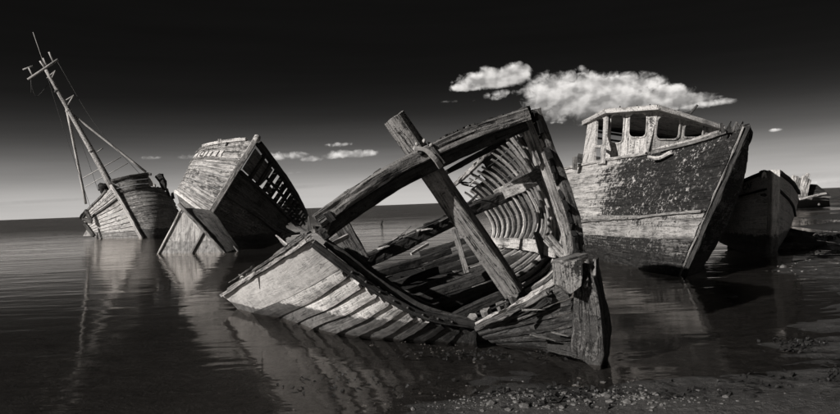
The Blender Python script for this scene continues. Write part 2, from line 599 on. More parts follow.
    bh = mm(t, 'ADD', mm(t, 'ADD', mm(t, 'MULTIPLY', g1, .5), mm(t, 'MULTIPLY', pm, .35)), mm(t, 'ADD', mm(t, 'ADD', mm(t, 'MULTIPLY', b2, .6), mm(t, 'MULTIPLY', fine, .35)), mm(t, 'MULTIPLY', ck, -.8)))
    bp = nd(t, 'ShaderNodeBump', {'Strength': bump, 'Distance': .02, 'Height': bh})
    p = nd(t, 'ShaderNodeBsdfPrincipled', {'Base Color': tint(t, val), 'Roughness': ro, 'Normal': bp.outputs[0]})
    p.inputs['Specular IOR Level'].default_value = .3
    nd(t, 'ShaderNodeOutputMaterial', {0: p.outputs[0]})
    return m


def plain(name, v, rough=.7, metal=0.0, nscale=6.0):
    m = bpy.data.materials.new(name)
    m.use_nodes = True
    t = m.node_tree
    t.nodes.clear()
    pos = nd(t, 'ShaderNodeNewGeometry').outputs['Position']
    b = noise(t, pos, nscale, 8, .7)
    val = mm(t, 'MULTIPLY', lin(t, b, .25, .75, .5, 1.5), v)
    bp = nd(t, 'ShaderNodeBump', {'Strength': .5, 'Distance': .02, 'Height': b})
    p = nd(t, 'ShaderNodeBsdfPrincipled', {'Base Color': tint(t, val), 'Roughness': rough, 'Metallic': metal, 'Normal': bp.outputs[0]})
    nd(t, 'ShaderNodeOutputMaterial', {0: p.outputs[0]})
    return m


M = {}
M['grey'] = wood('weathered_grey_timber', .20, .28, .25, bump=.8)
M['pale'] = wood('bleached_timber', .48, .6, .35, bump=.8)
M['dark'] = wood('dark_timber', .045, .08, .3, bump=.8)
M['skin'] = wood('shade_black_inner_skin', .016, .03, .3, bump=.8)  # near-black colour stands in for shade between ribs and in the bilge
M['mid'] = wood('brown_grey_timber', .12, .2, .3, bump=.8)
M['beam'] = wood('split_beam_timber', .19, .27, .35, bump=1.0, crack=.95, split=.045)
M['rib'] = wood('rib_timber', .42, .56, .35, bump=.7, var=.35)
M['panel'] = wood('painted_sheet', .22, .46, .86, bump=.35, blotch=1.2, crack=.3, tide=.12, tidev=.1, peel_hard=.1, pits=.4)
M['strake'] = wood('peeling_white_strake', .12, .68, .72, tide=.30, tidev=.05, bump=.7, crack=.6)
M['tuck'] = wood('wet_bottom_plank', .035, .08, .35, bump=1.0, tide=.25, tidev=.03)
M['post'] = wood('sawn_post_timber', .30, .42, .35, bump=.9, crack=.9, split=.03)
M['rudder'] = wood('stern_timber', .075, .16, .5, bump=1.0, blotch=4)
M['flake'] = wood('flaking_black_hull', .020, .42, .24, tide=None, bump=1.0, spots=1.0, spotv=.55, var=.12, crack=.3, spot_scale=5, bias=(1, 14.9, 18.2, .27), pits=.6, blotch=1.8)
M['flakepale'] = wood('flaking_pale_hull', .06, .30, .68, bump=.9, var=.1, crack=.3, blotch=2.2)
M['headpaint'] = wood('spotted_post_paint', .05, .45, .66, bump=.8, blotch=5, pits=.8)
M['greyhull'] = wood('grey_painted_hull', .05, .34, .66, bump=.9, pits=.9, blotch=2.4, var=.08, tide=.5, tidev=.03, crack=.3)
M['lowhull'] = wood('fouled_hull_bottom', .025, .18, .45, blotch=2.4, bump=.9, var=.1, tide=.4, tidev=.025)
M['house'] = wood('flaking_white_house', .07, .58, .68, pits=.9, bump=.7, var=.05, blotch=4, crack=.3)
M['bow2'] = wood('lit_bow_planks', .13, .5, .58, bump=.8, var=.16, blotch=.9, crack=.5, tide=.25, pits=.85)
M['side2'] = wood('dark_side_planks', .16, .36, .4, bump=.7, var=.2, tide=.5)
M['rail2'] = wood('white_rail', .3, .68, .85, bump=.4, var=.05)
M['bow1'] = wood('white_bow_planks', .18, .55, .62, bump=.6, var=.12, blotch=.9, crack=.4, tide=.5, tidev=.16)
M['side1'] = wood('bare_side_planks', .28, .5, .4, bump=.8, var=.25, blotch=.8, tide=.6, tidev=.03)
M['hull5'] = wood('grey_small_hull', .5, .8, .85, bump=.6, var=.10, crack=.5, tide=.5, tidev=.08, pits=.4)
M['mast'] = wood('mast_paint', .3, .55, .6, bump=.4, var=.05)
M['spar'] = plain('painted_spar', .42, .7, nscale=2)
M['ink'] = plain('lettering_and_shade_black', .02)
M['iron'] = plain('rusted_iron', .06, .8)
M['paleiron'] = plain('galvanised_iron', .35, .6)
M['stone'] = plain('pale_stone', .13, .6, nscale=20)
M['weed'] = plain('seaweed', .025, .5, nscale=15)
M['rock'] = plain('dark_rock', .05, .7)


# ------------------------------------------------------------------ ground and water
def shore(y):
    return .55 * y - .25 + .5 * math.sin(y * .8 + .5) * min(1, y / 12)


def bed(x, y):
    d = -.05 - .012 * max(0, y - 6) - .03 * max(0, -x - 1)
    d = max(d, -1.6)
    e = mnoise.fractal(Vector((x * .8, y * 1.3, 3.1)), .9, 2.0, 4) * .028
    # wet sand bank on the right
    k = min(1, max(0, (x - shore(y)) / 2.4 + .5))
    k = k * k * (3 - 2 * k)
    # shingle tongue in the foreground
    f = math.exp(-((x - 1.05) / 1.2) ** 2 - ((y - 4.6) / .9) ** 2)
    m = min(1, max(0, (6.3 + .5 * math.sin(x * 1.3) - y) / 1.2))
    wob = mnoise.noise(Vector((x * .9, y * .9, 7.7)))
    rip = math.sin((y * 1.0 + x * .35 + wob * .9) * 15.0) * .010 + mnoise.noise(Vector((x * 4.0, y * 7.0, 1.7))) * .014
    z = d * (1 - k) + .010 * k + e * (1 - .35 * k) + rip * (.35 + .65 * k)
    z = z + f * .028 + m * .04
    return z


def build_ground():
    xs = np.concatenate([-np.geomspace(9000, 6.3, 40), np.arange(-6, 15.01, .085), np.geomspace(16, 9000, 26)])
    ys = np.concatenate([[-400, -100, -30, -10, -3], np.concatenate([np.arange(0, 3.5, .2), np.arange(3.5, 18.01, .07)]), np.geomspace(18.15, 9000, 70)])
    verts, faces = [], []
    for y in ys:
        for x in xs:
            z = bed(x, y) if (abs(x) < 90 and -3 <= y < 130) else (-2.0 if y > -10 else -.2)
            if y >= 130 or x < -90:
                z = -2.2
            elif x > 90:
                z = -2.0 if y > 130 else .012
            verts.append((x, y, z))
    nx = len(xs)
    for j in range(len(ys) - 1):
        for i in range(nx - 1):
            a = j * nx + i
            faces.append((a, a + 1, a + nx + 1, a + nx))
    m = bpy.data.materials.new('wet_sand')
    m.use_nodes = True
    t = m.node_tree
    t.nodes.clear()
    pos = nd(t, 'ShaderNodeNewGeometry').outputs['Position']
    s = nd(t, 'ShaderNodeSeparateXYZ', {0: pos}).outputs
    b1 = noise(t, pos, 1.1, 8, .65)
    b2 = noise(t, pos, 9, 6, .7)
    st = noise(t, nd(t, 'ShaderNodeCombineXYZ', {0: mm(t, 'MULTIPLY', s[0], 1.2), 1: mm(t, 'MULTIPLY', s[1], 3.6), 2: 0.0}).outputs[0], 1.0, 5, .6, .8)
    val = mm(t, 'MULTIPLY', lin(t, b1, .3, .7, .7, 1.3), .038)
    val = mm(t, 'MULTIPLY', val, lin(t, b2, .3, .7, .75, 1.25))
    wd = mm(t, 'MULTIPLY', sstep(t, b1, .52, .62), sstep(t, st, .48, .60))
    val = mixf(t, mm(t, 'MULTIPLY', wd, .8), val, .012)
    fine = noise(t, pos, 70, 3, .7)
    val = mm(t, 'MULTIPLY', val, sstep(t, s[2], .0, .022, 1.0, 1.9))      # drier sand is paler
    val = mm(t, 'MULTIPLY', val, lin(t, fine, .3, .7, .8, 1.2))
    gr = noise(t, pos, 22, 5, .75)
    val = mm(t, 'MULTIPLY', val, lin(t, gr, .3, .7, .55, 1.45))
    hgt = mm(t, 'ADD', mm(t, 'MULTIPLY', st, .8), mm(t, 'ADD', mm(t, 'MULTIPLY', b2, .5), mm(t, 'ADD', mm(t, 'MULTIPLY', gr, .4), mm(t, 'MULTIPLY', fine, .12))))
    bp = nd(t, 'ShaderNodeBump', {'Strength': .8, 'Distance': .10, 'Height': hgt})
    p = nd(t, 'ShaderNodeBsdfPrincipled', {'Base Color': tint(t, val), 'Roughness': lin(t, b2, .3, .7, .22, .5), 'Normal': bp.outputs[0]})
    nd(t, 'ShaderNodeOutputMaterial', {0: p.outputs[0]})
    o = mesh('ground', verts, faces, m, smooth=True)
    tag(o, 'dark wet sand and mud of the foreshore', 'ground', kind='structure')


def build_water():
    verts = [(-9000, -400, 0), (9000, -400, 0), (9000, 9000, 0), (-9000, 9000, 0)]
    m = bpy.data.materials.new('sea_water')
    m.use_nodes = True
    t = m.node_tree
    t.nodes.clear()
    pos = nd(t, 'ShaderNodeNewGeometry').outputs['Position']
    s = nd(t, 'ShaderNodeSeparateXYZ', {0: pos}).outputs
    # calm in the shallows, choppier offshore
    far = sstep(t, s[1], 20.0, 95.0)
    dist = mm(t, 'MAXIMUM', s[1], 2.0)
    v1 = nd(t, 'ShaderNodeCombineXYZ', {0: mm(t, 'MULTIPLY', s[0], .55), 1: mm(t, 'MULTIPLY', s[1], 1.5), 2: 0.0}).outputs[0]
    w1 = noise(t, v1, 1.0, 3, .5, .6)
    v2 = nd(t, 'ShaderNodeCombineXYZ', {0: mm(t, 'MULTIPLY', s[0], 2.2), 1: mm(t, 'MULTIPLY', s[1], 5.0), 2: 4.0}).outputs[0]
    w2 = noise(t, v2, 1.0, 3, .55, .4)
    v3 = nd(t, 'ShaderNodeCombineXYZ', {0: mm(t, 'MULTIPLY', s[0], .05), 1: mm(t, 'MULTIPLY', s[1], .16), 2: 9.0}).outputs[0]
    w3 = noise(t, v3, 1.0, 4, .6)
    ruff = sstep(t, w3, .35, .65, .45, 1.3)
    h = mm(t, 'ADD', mm(t, 'MULTIPLY', w1, mixf(t, far, .016, .42)), mm(t, 'MULTIPLY', w2, mixf(t, far, .0022, .10)))
    h = mm(t, 'MULTIPLY', h, ruff)
    bp = nd(t, 'ShaderNodeBump', {'Strength': 1.0, 'Distance': 1.0, 'Height': h})
    inc = nd(t, 'ShaderNodeNewGeometry').outputs['Incoming']
    cosv = mm(t, 'ABSOLUTE', nd(t, 'ShaderNodeVectorMath', {0: inc, 1: bp.outputs[0]}, operation='DOT_PRODUCT').outputs[1])
    fr = mm(t, 'ADD', .02, mm(t, 'MULTIPLY', .98, mm(t, 'POWER', mm(t, 'SUBTRACT', 1.0, cosv, clamp=True), 5.0)))   # Schlick, same from both sides
    tr = nd(t, 'ShaderNodeBsdfTransparent', {0: (.80, .78, .76, 1)})
    gc = sstep(t, s[1], 7.0, 15.0, .42, 1.0)  # reflections tinted weaker close in, full strength farther out, set by depth
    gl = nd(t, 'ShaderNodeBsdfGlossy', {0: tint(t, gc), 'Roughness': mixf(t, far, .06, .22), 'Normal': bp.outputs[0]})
    mx = nd(t, 'ShaderNodeMixShader', {0: fr, 1: tr.outputs[0], 2: gl.outputs[0]})
    nd(t, 'ShaderNodeOutputMaterial', {0: mx.outputs[0]})
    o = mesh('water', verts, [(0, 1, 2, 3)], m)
    tag(o, 'dark calm sea water in the shallow bay', 'water', kind='structure')


build_ground()
build_water()


# ------------------------------------------------------------------ the broken wreck in front
TN = unit(V(-.26, .966, 0))
TP0 = P(475, 325, 7.35)


def T(px, py, off=0.0):
    return onplane(px, py, TP0 + TN * off, TN)


STB = unit(T(531, 112) - T(313, 240))        # across the deck towards the high side
WUP = unit(np.cross(STB, TN))
if WUP[2] < 0:
    WUP = -WUP


def build_wreck():
    th = Thing('wrecked_boat', 'large broken wooden boat lying open in the foreground with bare ribs and a crossing post', 'shipwreck', (.6, 8.0, 0))
    # --- low side: strakes running from the stern frame down into the water
    e = [(311, 241), (339, 270), (349, 276), (364, 287), (378, 296), (391, 303), (404, 310), (416, 316), (430, 321), (446, 325), (461, 328), (476, 330)]
    w = [None, (252, 313), (278, 316), (298, 322), (314, 328), (337, 332.5), (358, 335), (382, 337), (402, 338.5), (425, 340), (450, 341.5), (478, 343)]
    port_out = unit(V(-.75, -.5, -.45))
    nseg = 14
    curves = []
    for j, (ex, ey) in enumerate(e):
        a = T(ex, ey)
        b = P(224, 296, 10.7) if j == 0 else G(*w[j])
        mid = (a + b) / 2
        # strakes sag outward between the ends
        bx, by = (224, 296) if j == 0 else w[j]
        Lp = math.hypot(ex - bx, ey - by)
        mp = ((ex + bx) / 2, (ey + by) / 2 + .045 * Lp * min(1, max(0, (j + .3) / 2.0)))
        mid = P(mp[0], mp[1], mid[1])
        pts = [a, mid, b]
        if j > 0:
            pts.append(G(bx + .16 * (bx - mp[0]), by + .16 * (by - mp[1]), -.13))
        else:
            pts = [a, mid, b]
        curves.append(crom(pts, np.linspace(0, 1, nseg + 1)))
    for j in range(len(e) - 1):
        A, B = curves[j].copy(), curves[j + 1].copy()
        gap = .006 if j else 0
        wv = B - A
        ln = np.linalg.norm(wv, axis=1, keepdims=True)
        A = A + wv / ln * gap
        B = B - wv / ln * gap
        mat = M['panel'] if j == 0 else (M['strake'] if j < 8 else M['tuck'])
        o = strip('hull_plank', A, B, .035, port_out, mat, th, nv=3, lap=.035 if j else .0, crown=.01, rag0=.03, rag1=.12 if j == 0 else .05, edge=.012 if j != 0 else .004)
        if j == 0:
            o['label'] = 'wide pale painted topside sheet'
        # nail heads along the strake ends
    # --- splintered rail along the low gunwale
    g0 = curves[0]
    for k, (o1, o2, u0, u1, wd) in enumerate([(.03, .0, 0, 14, .09), (.085, -.03, 0, 9, .06), (.07, .03, 3, 14, .05), (.11, .02, 1, 6, .05), (.03, .09, 2, 12, .07), (.13, -.02, 8, 13, .03)]):
        pts = [g0[i] + WUP * o1 + TN * 0 + STB * o2 + V(RND.uniform(-.008, .008), 0, RND.uniform(-.008, .012)) for i in range(u0, u1 + 1, 2)]
        beam('gunwale_rail', pts, wd, wd * .55, M['pale'] if k % 2 == 0 else M['grey'], th, up=WUP, seg=40, rough=.012, freq=3)
    for k in range(16):
        i = RND.randint(0, 11)
        p = g0[i] + (g0[i + 1] - g0[i]) * RND.random() + WUP * RND.uniform(.03, .12) + STB * RND.uniform(-.03, .1)
        d = unit(g0[i + 1] - g0[i] + V(*[RND.uniform(-.25, .25) for _ in range(3)]))
        beam('splinter', [p, p + d * RND.uniform(.1, .3)], .05, .025, M['pale' if RND.random() < .5 else 'mid'], th, up=WUP, seg=5, rough=.012, taper=(1, .3))
    # --- stern frame timbers along the low side
    fr = [T(x, y, .02) for x, y in ((313, 243), (345, 268), (380, 293), (420, 314), (476, 325))]
    beam('stern_frame', fr, .085, .15, M['dark'], th, up=TN, seg=22, rough=.012)
    fr = [T(x, y, .12) for x, y in ((326, 242), (352, 262), (390, 289), (425, 309), (470, 322))]
    beam('stern_frame', fr, .08, .09, M['mid'], th, up=TN, seg=22, rough=.014)
    fr = [T(x, y, .45) for x, y in ((345, 250), (372, 272), (405, 296), (440, 312))]
    beam('stern_frame', fr, .09, .1, M['dark'], th, up=TN, seg=18, rough=.014)
    for k, (x, y) in enumerate([(352, 272), (366, 282), (380, 292), (394, 301), (408, 308), (423, 315), (438, 319), (452, 322)]):
        lump('bolt_head', T(x, y, -.07), .016, M['iron'], th, sub=1)
    # --- inside skin of the low side (seen behind the frame)
    A = [T(326, 240, .1), T(330, 246, 1.6), P(318, 258, 9.6)]
    B = [T(356, 262, .1), T(362, 268, 1.6), P(330, 280, 9.6)]
    strip('lining_plank', crom(A, np.linspace(0, 1, 9)), crom(B, np.linspace(0, 1, 9)), .03, STB, M['grey'], th, nv=2, edge=.02)
    # --- high side
    A0 = [(531, 110), (546, 148), (561, 190), (573, 228), (576, 252), (560, 280), (528, 302)]
    B0 = [(452, 184), (470, 194), (486, 210), (495, 228), (492, 243), (468, 254), (440, 261)]
    a = [T(x, y) for x, y in A0]
    b = [T(x, y, 5.6) for x, y in B0]
    kk = np.array([.16, .26, .30, .30, .22, .10, 0])
    m1 = [p * .55 + q * .45 + STB * k for p, q, k in zip(a, b, kk)]
    S = Loft([a, m1, b])
    us = np.linspace(0, 1, 17)
    vb = list(np.linspace(0, .66, 12)) + list(np.linspace(.66, 1, 6))[1:]
    for j in range(len(vb) - 1):
        u0 = RND.uniform(-.035, -.005)
        u1 = [.62, .70, .92, .97][j] if j < 4 else 1.0
        uu = np.linspace(u0, u1, 17)
        dv = (vb[j + 1] - vb[j]) * .04
        A = np.array([S(u, vb[j] + dv) for u in uu])
        B = np.array([S(u, vb[j + 1] - dv) for u in uu])
        strip('hull_plank', A, B, .04, STB - WUP * .3, M['skin'], th, nv=2, rag0=.10, rag1=.2, edge=.004)  # planks coloured near black to give shaded gaps behind the ribs
    # plank ends standing proud of the frame on the outside
    for k in range(13):
        v = .02 + .05 * k
        n = S.normal(0, v, STB)
        p = S(0, v) + n * RND.uniform(.03, .07)
        q = S(.05, v + .05) + n * .04
        p2 = S(0, v + .055) + n * RND.uniform(.03, .08)
        q2 = S(.05, v + .10) + n * .04
        b_ = -TN * RND.uniform(.02, .08)
        strip('doubling_plank', [p + b_, p * .5 + q * .5 + b_ * .5, q], [p2 + b_ * .8, p2 * .5 + q2 * .5 + b_ * .5, q2], .035, STB, M['mid' if k % 3 else 'grey'], th, nv=2, rag0=.05, edge=.02)
    # ribs
    NR = 17
    for k in range(NR):
        u = .035 + .94 * (k / (NR - 1)) ** 1.0
        v0 = 0.0 if u < .5 else (.04 if u < .8 else .1)
        v0 += RND.uniform(-.02, .03)
        vv = np.linspace(max(v0, 0), .97, 15)
        pts = []
        for v in vv:
            n = S.normal(u, v, STB - WUP * .3)
            pts.append(S(u, v) - n * (.04 + .022))
        nrm = TN
        beam('rib', pts, .042, .055, M['rib'], th, up=nrm, seg=22, rough=.007, freq=3, taper=(.9, 1.05))
    # lining battens low on the high side
    for k, v in enumerate((.22,)):
        pts = [S(u, v) - S.normal(u, v, STB) * .16 for u in np.linspace(.30, .62, 5)]
        beam('lining_plank', pts, .10, .03, M['mid'], th, up=STB, seg=8, rough=.01)
    # bilge stringer: broad pale curved plank
    pts = [S(u, .70) - S.normal(u, .70, STB - WUP) * .17 for u in np.linspace(.05, .98, 9)]
    beam('bilge_stringer', pts, .17, .05, M['pale'], th, up=unit(STB - WUP * .8), seg=20, rough=.012)
    # clamp pieces
    beam('beam_shelf', [T(536, 178, .95), T(516, 187, 1.5), T(497, 196, 2.3)], .05, .19, M['pale'], th, up=WUP, seg=10, rough=.012)
    beam('beam_shelf', [T(553, 168, .25), T(532, 178, .85)], .05, .14, M['grey'], th, up=WUP, seg=8, rough=.012)
    beam('knee', [T(547, 237, .35), T(569, 261, .2)], .12, .06, M['pale'], th, up=TN, seg=8, rough=.012)
    beam('knee', [T(536, 232, .9), T(547, 257, .8)], .13, .05, M['grey'], th, up=TN, seg=8, rough=.012, taper=(.5, 1.2))
    # end frame of the high side, bleached, facing the viewer
    pts = [T(x, y, .04) for x, y in ((526, 114), (541, 150), (555, 190), (566, 226), (571, 256))]
    beam('end_frame', pts, .14, .10, M['pale'], th, up=TN, seg=26, rough=.014)
    pts = [T(x, y, -.03) for x, y in ((535, 110), (550, 148), (565, 188), (576, 222), (580, 254))]
    beam('end_frame', pts, .09, .12, M['mid'], th, up=TN, seg=26, rough=.025, freq=5)
    pts = [T(x, y, .0) for x, y in ((523, 124), (532, 148), (538, 165))]
    beam('end_frame', pts, .06, .07, M['pale'], th, up=TN, seg=14, rough=.016)
    # rail along the broken high gunwale
    pts = [S(u, 0) + WUP * .02 for u in np.linspace(.04, .56, 7)]
    beam('gunwale_rail', pts, .12, .13, M['mid'], th, up=WUP, seg=24, rough=.03, freq=5)
    beam('gunwale_rail', [S(.50, .0), S(.7, .01), S(.98, .02)], .15, .07, M['pale'], th, up=WUP, seg=18, rough=.03, freq=5)
    for k in range(5):
        u = .55 + .42 * RND.random()
        v = RND.uniform(.0, .16)
        p = S(u, v)
        d = unit(TN * RND.uniform(-1, 1) + STB * RND.uniform(-.6, .6) + WUP * RND.uniform(-.5, .3))
        beam('splinter', [p, p + d * RND.uniform(.25, .5)], RND.uniform(.03, .07), .03, M['pale' if RND.random() < .6 else 'mid'], th, up=WUP, seg=6, rough=.02, taper=(1, .4))
    # --- transom beam with its broken deck planks
    top = [(317, 221), (350, 198), (387, 174), (425, 154), (472, 133), (526, 115)]
    beam('transom_beam', [T(x, y, -.10) for x, y in top], .145, .20, M['beam'], th, up=TN, seg=70, rough=.016, per=5, freq=2.5, cham=.1)
    bot = [(321, 235), (350, 214), (390, 187), (430, 166), (475, 145), (524, 125)]
    beam('transom_beam', [T(x, y, .02) for x, y in bot], .14, .16, M['dark'], th, up=TN, seg=50, rough=.014, per=3)  # lower timber coloured dark as the beam's shaded underside
    bx = [(384, 194), (407, 180), (432, 167), (452, 157)]
    beam('carling', [T(x, y, .05) for x, y in bx], .06, .08, M['dark'], th, up=TN, seg=20, rough=.02)
    FWD = unit(TN + V(0, 0, -.10))
    tp = crom([T(x, y - 9, .0) for x, y in top], np.linspace(0, 1, 41))
    for k in range(36):
        f = .10 + .88 * k / 35
        i = f * 40
        i0 = min(int(i), 39)
        p = tp[i0] + (tp[i0 + 1] - tp[i0]) * (i - i0)
        ax = unit(tp[i0 + 1] - tp[i0])
        ln = RND.uniform(.12, .4) if f < .55 else RND.uniform(.45, 1.2)
        wd = .075
        p = p + WUP * RND.uniform(-.03, .015) - TN * (.07 + RND.uniform(-.05, .05))
        A = [p, p + FWD * ln * .5, p + FWD * ln]
        B = [q + ax * wd for q in A]
        strip('deck_plank', A, B, .05, WUP, M['dark'] if RND.random() < .6 else M['mid'], th, nv=2, rag0=.06, rag1=.12, edge=.012)
    # underside battens below the high corner, pale and dark
    beam('carling', [T(523, 126, .1), T(488, 152, 1.3)], .04, .05, M['pale'], th, up=WUP, seg=10, rough=.01)
    beam('carling', [T(505, 140, .5), T(440, 176, .5)], .05, .06, M['dark'], th, up=WUP, seg=10, rough=.015)
    beam('carling', [T(500, 132, .2), T(452, 158, .4)], .06, .06, M['dark'], th, up=WUP, seg=10, rough=.015)
    # --- stern post crossing the beam
    dirp = unit(T(395, 118, .12) - T(514, 292, .2))
    fn = unit(V(-.50, -.86, 0))
    fn = unit(fn - dirp * np.dot(fn, dirp))
    beam('stern_post', [T(394, 117, .12), T(455, 206, .16), T(514, 292, .2)], .225, .18, M['post'], th, up=-fn, seg=60, rough=.008, per=5, freq=1.5, cham=.07)
    # strap and bolts at the crossing
    sp = [T(414, 148, -.22), T(424, 150, -.24), T(436, 160, -.24), T(441, 167, -.18)]
    beam('iron_strap', sp, .05, .02, M['paleiron'], th, up=TN, seg=12, rough=.012)
    beam('iron_strap', [T(428, 141, -.16), T(434, 150, -.22), T(444, 163, -.22)], .03, .02, M['iron'], th, up=TN, seg=10, rough=.012)
    for x, y in ((417, 144), (424, 141), (421, 150), (431, 145), (438, 157)):
        lump('bolt_head', T(x, y, -.21), .024, M['paleiron'], th, sub=1, amp=.6)
    lump('bolt_head', T(421, 153, -.205), .03, M['ink'], th, sub=1)
    beam('beam_wedge', [T(327, 213, -.21), T(333, 221, -.21)], .07, .02, M['dark'], th, up=TN, seg=4, rough=.01)
    # --- next deck beam forward, rough topped
    b2 = [P(338, 271, 8.3), P(385, 253, 8.7), P(425, 233, 9.0), P(465, 213, 9.35), P(508, 195, 9.7)]
    beam('deck_beam', b2, .16, .17, M['dark'], th, up=(0, 0, 1), seg=50, rough=.02, per=3, freq=4)
    for k in range(26):
        f = .18 + .62 * RND.random()
        p = crom(b2, [f])[0] + V(RND.uniform(-.03, .03), RND.uniform(-.06, .08), RND.uniform(.06, .12))
        d = unit(V(RND.uniform(.4, 1), RND.uniform(-.5, .5), RND.uniform(.1, .5)))
        beam('splinter', [p, p + d * RND.uniform(.08, .25)], RND.uniform(.03, .07), .03, M[RND.choice(['mid', 'dark', 'grey', 'pale'])], th, seg=4, rough=.02, taper=(1, .4))
    # --- fallen beams and floors inside
    fl = [((381, 289), (478, 259), 9.6, 9.9, .10), ((386, 301), (522, 257), 9.0, 9.6, .11), ((400, 305), (503, 270), 8.5, 8.9, .12), ((431, 313), (503, 283), 7.95, 8.2, .12),
          ((421, 262), (478, 244), 11.0, 11.2, .10), ((424, 268), (482, 249), 10.4, 10.7, .09), ((380, 274), (450, 251), 10.2, 10.6, .10), ((410, 320), (470, 300), 7.9, 8.2, .09),
          ((366, 278), (420, 262), 9.2, 9.6, .12), ((452, 318), (512, 292), 7.7, 7.9, .10), ((420, 254), (480, 236), 11.8, 12.0, .09)]
    for k, (p, q, y0, y1, wd) in enumerate(fl):
        a, b_ = P(p[0], p[1], y0), P(q[0], q[1], y1)
        beam('floor_timber', [a, (a + b_) / 2 + V(0, 0, RND.uniform(-.02, .02)), b_], wd, wd * 1.1, M['mid'] if k in (1, 4) else M['dark'], th, seg=14, rough=.012)
    # bottom skin between keel and low side, its near-black colour paints in the bilge shade
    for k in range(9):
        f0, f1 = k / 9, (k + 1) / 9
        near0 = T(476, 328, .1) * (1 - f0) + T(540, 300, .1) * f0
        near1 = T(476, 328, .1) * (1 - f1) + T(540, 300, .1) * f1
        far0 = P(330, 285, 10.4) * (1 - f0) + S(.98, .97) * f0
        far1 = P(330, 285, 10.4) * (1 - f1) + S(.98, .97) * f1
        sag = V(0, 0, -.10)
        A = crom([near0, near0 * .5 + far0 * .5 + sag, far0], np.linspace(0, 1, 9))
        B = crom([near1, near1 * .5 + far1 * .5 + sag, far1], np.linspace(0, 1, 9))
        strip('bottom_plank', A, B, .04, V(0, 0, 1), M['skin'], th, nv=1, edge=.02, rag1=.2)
    # rubble in the bilge
    for k in range(26):
        f, g = RND.random(), RND.random()
        near = T(476, 326, .25) * (1 - f) + T(535, 298, .25) * f
        far = P(345, 285, 10.0) * (1 - f) + S(.9, .95) * f
        p = near * (1 - g) + far * g + V(0, 0, .05)
        d = unit(V(RND.uniform(-1, 1), RND.uniform(-1, 1), RND.uniform(-.15, .25)))
        beam('broken_board', [p, p + d * RND.uniform(.2, .6)], RND.uniform(.06, .16), .03, M[RND.choice(['mid', 'dark', 'dark', 'dark'])], th, seg=5, rough=.012, taper=(1, .7))
    # loose pieces named in the photo
    beam('loose_board', [P(411, 254, 8.5), P(428, 244, 8.7)], .03, .04, M['pale'], th, seg=5, rough=.006)
    beam('strut', [P(454, 229, 8.6), P(467, 273, 8.5)], .07, .08, M['grey'], th, up=(0, 1, 0), seg=10, rough=.008)
    beam('loose_board', [P(341, 224, 7.5), P(362, 262, 7.5)], .19, .07, M['mid'], th, up=(0, 1, 0), seg=14, rough=.012)
    beam('loose_board', [P(336, 236, 7.6), P(350, 259, 7.6)], .14, .05, M['grey'], th, up=(0, 1, 0), seg=14, rough=.012)
    beam('loose_board', [P(326, 247, 7.1), P(348, 236, 7.3)], .03, .05, M['pale'], th, seg=8, rough=.01)
    for k in range(12):
        p = T(RND.uniform(308, 334), RND.uniform(224, 244), RND.uniform(-.1, .2))
        d = unit(V(RND.uniform(-1, 1), RND.uniform(-.6, .6), RND.uniform(-.4, .8)))
        beam('splinter', [p, p + d * RND.uniform(.06, .16)], RND.uniform(.03, .07), .03, M[RND.choice(['pale', 'mid', 'dark', 'grey'])], th, seg=5, rough=.015, taper=(1, .4))
    for x, y in ((475, 320), (488, 314), (504, 307), (517, 299)):
        beam('timber_stub', [T(x, y + 4, .12), T(x - 3, y - 4, .10)], .11, .09, M['grey'], th, up=TN, seg=5, rough=.03)
    # --- tuck: bottom planks closing on the skeg
    Ls = [(474, 327), (477, 331), (481, 335), (487, 339), (494, 342), (503, 345.5)]
    Rs = [(558, 284), (572, 297), (574, 312), (575, 327), (577, 341), (590, 360)]
    Ms = [(520, 302), (525, 315), (526, 325), (530, 334), (533, 341), (545, 351)]
    cs = []
    for l, m_, r in zip(Ls, Ms, Rs):
        cs.append(crom([P(l[0], l[1], 7.28), P(m_[0], m_[1], 6.98), P(r[0], r[1], 6.38)], np.linspace(0, 1, 15)))
    for j in range(5):
        strip('bottom_plank', cs[j], cs[j + 1], .06, V(-.3, -1, -.2), M['mid'] if j == 0 else M['tuck'], th, nv=4, lap=.02, edge=.012, rag1=.02, crown=.012)
    for k, (p, q) in enumerate([((477, 324), (556, 281)), ((484, 326), (548, 292)), ((500, 322), (550, 300))]):
        beam('broken_board', [P(p[0], p[1], 7.15), P((p[0] + q[0]) / 2, (p[1] + q[1]) / 2 + 1.5, 6.85), P(q[0], q[1], 6.45)], .05, .05, M['pale' if k < 1 else ('grey' if k < 2 else 'dark')], th, seg=18, rough=.025, freq=5, taper=(.5, 1.2))
    for k in range(5):
        x = RND.uniform(488, 560)
        p = P(x, RND.uniform(308, 338), 6.95 - (x - 488) / 72 * .5)
        d = unit(V(RND.uniform(.4, 1), RND.uniform(-.6, -.2), RND.uniform(-.3, .5)))
        beam('splinter', [p, p + d * RND.uniform(.1, .3)], RND.uniform(.03, .06), .02, M[RND.choice(['mid', 'dark', 'dark'])], th, seg=5, rough=.015, taper=(1, .4))
    # --- skeg timber
    fnr = unit(V(.50, .86, 0))
    NRW = 44
    xl = lambda r: 571.0 + 1.0 * math.sin(r * 3.1)
    xr = lambda r: float(np.interp(r, [0, .2, .45, .7, .9, 1], [590, 595, 600.5, 603.5, 603.5, 600]))
    dk = unit(V(.52, .85, 0)) * .28
    vs_, uv_, fs_ = [], [], []
    nring = 0
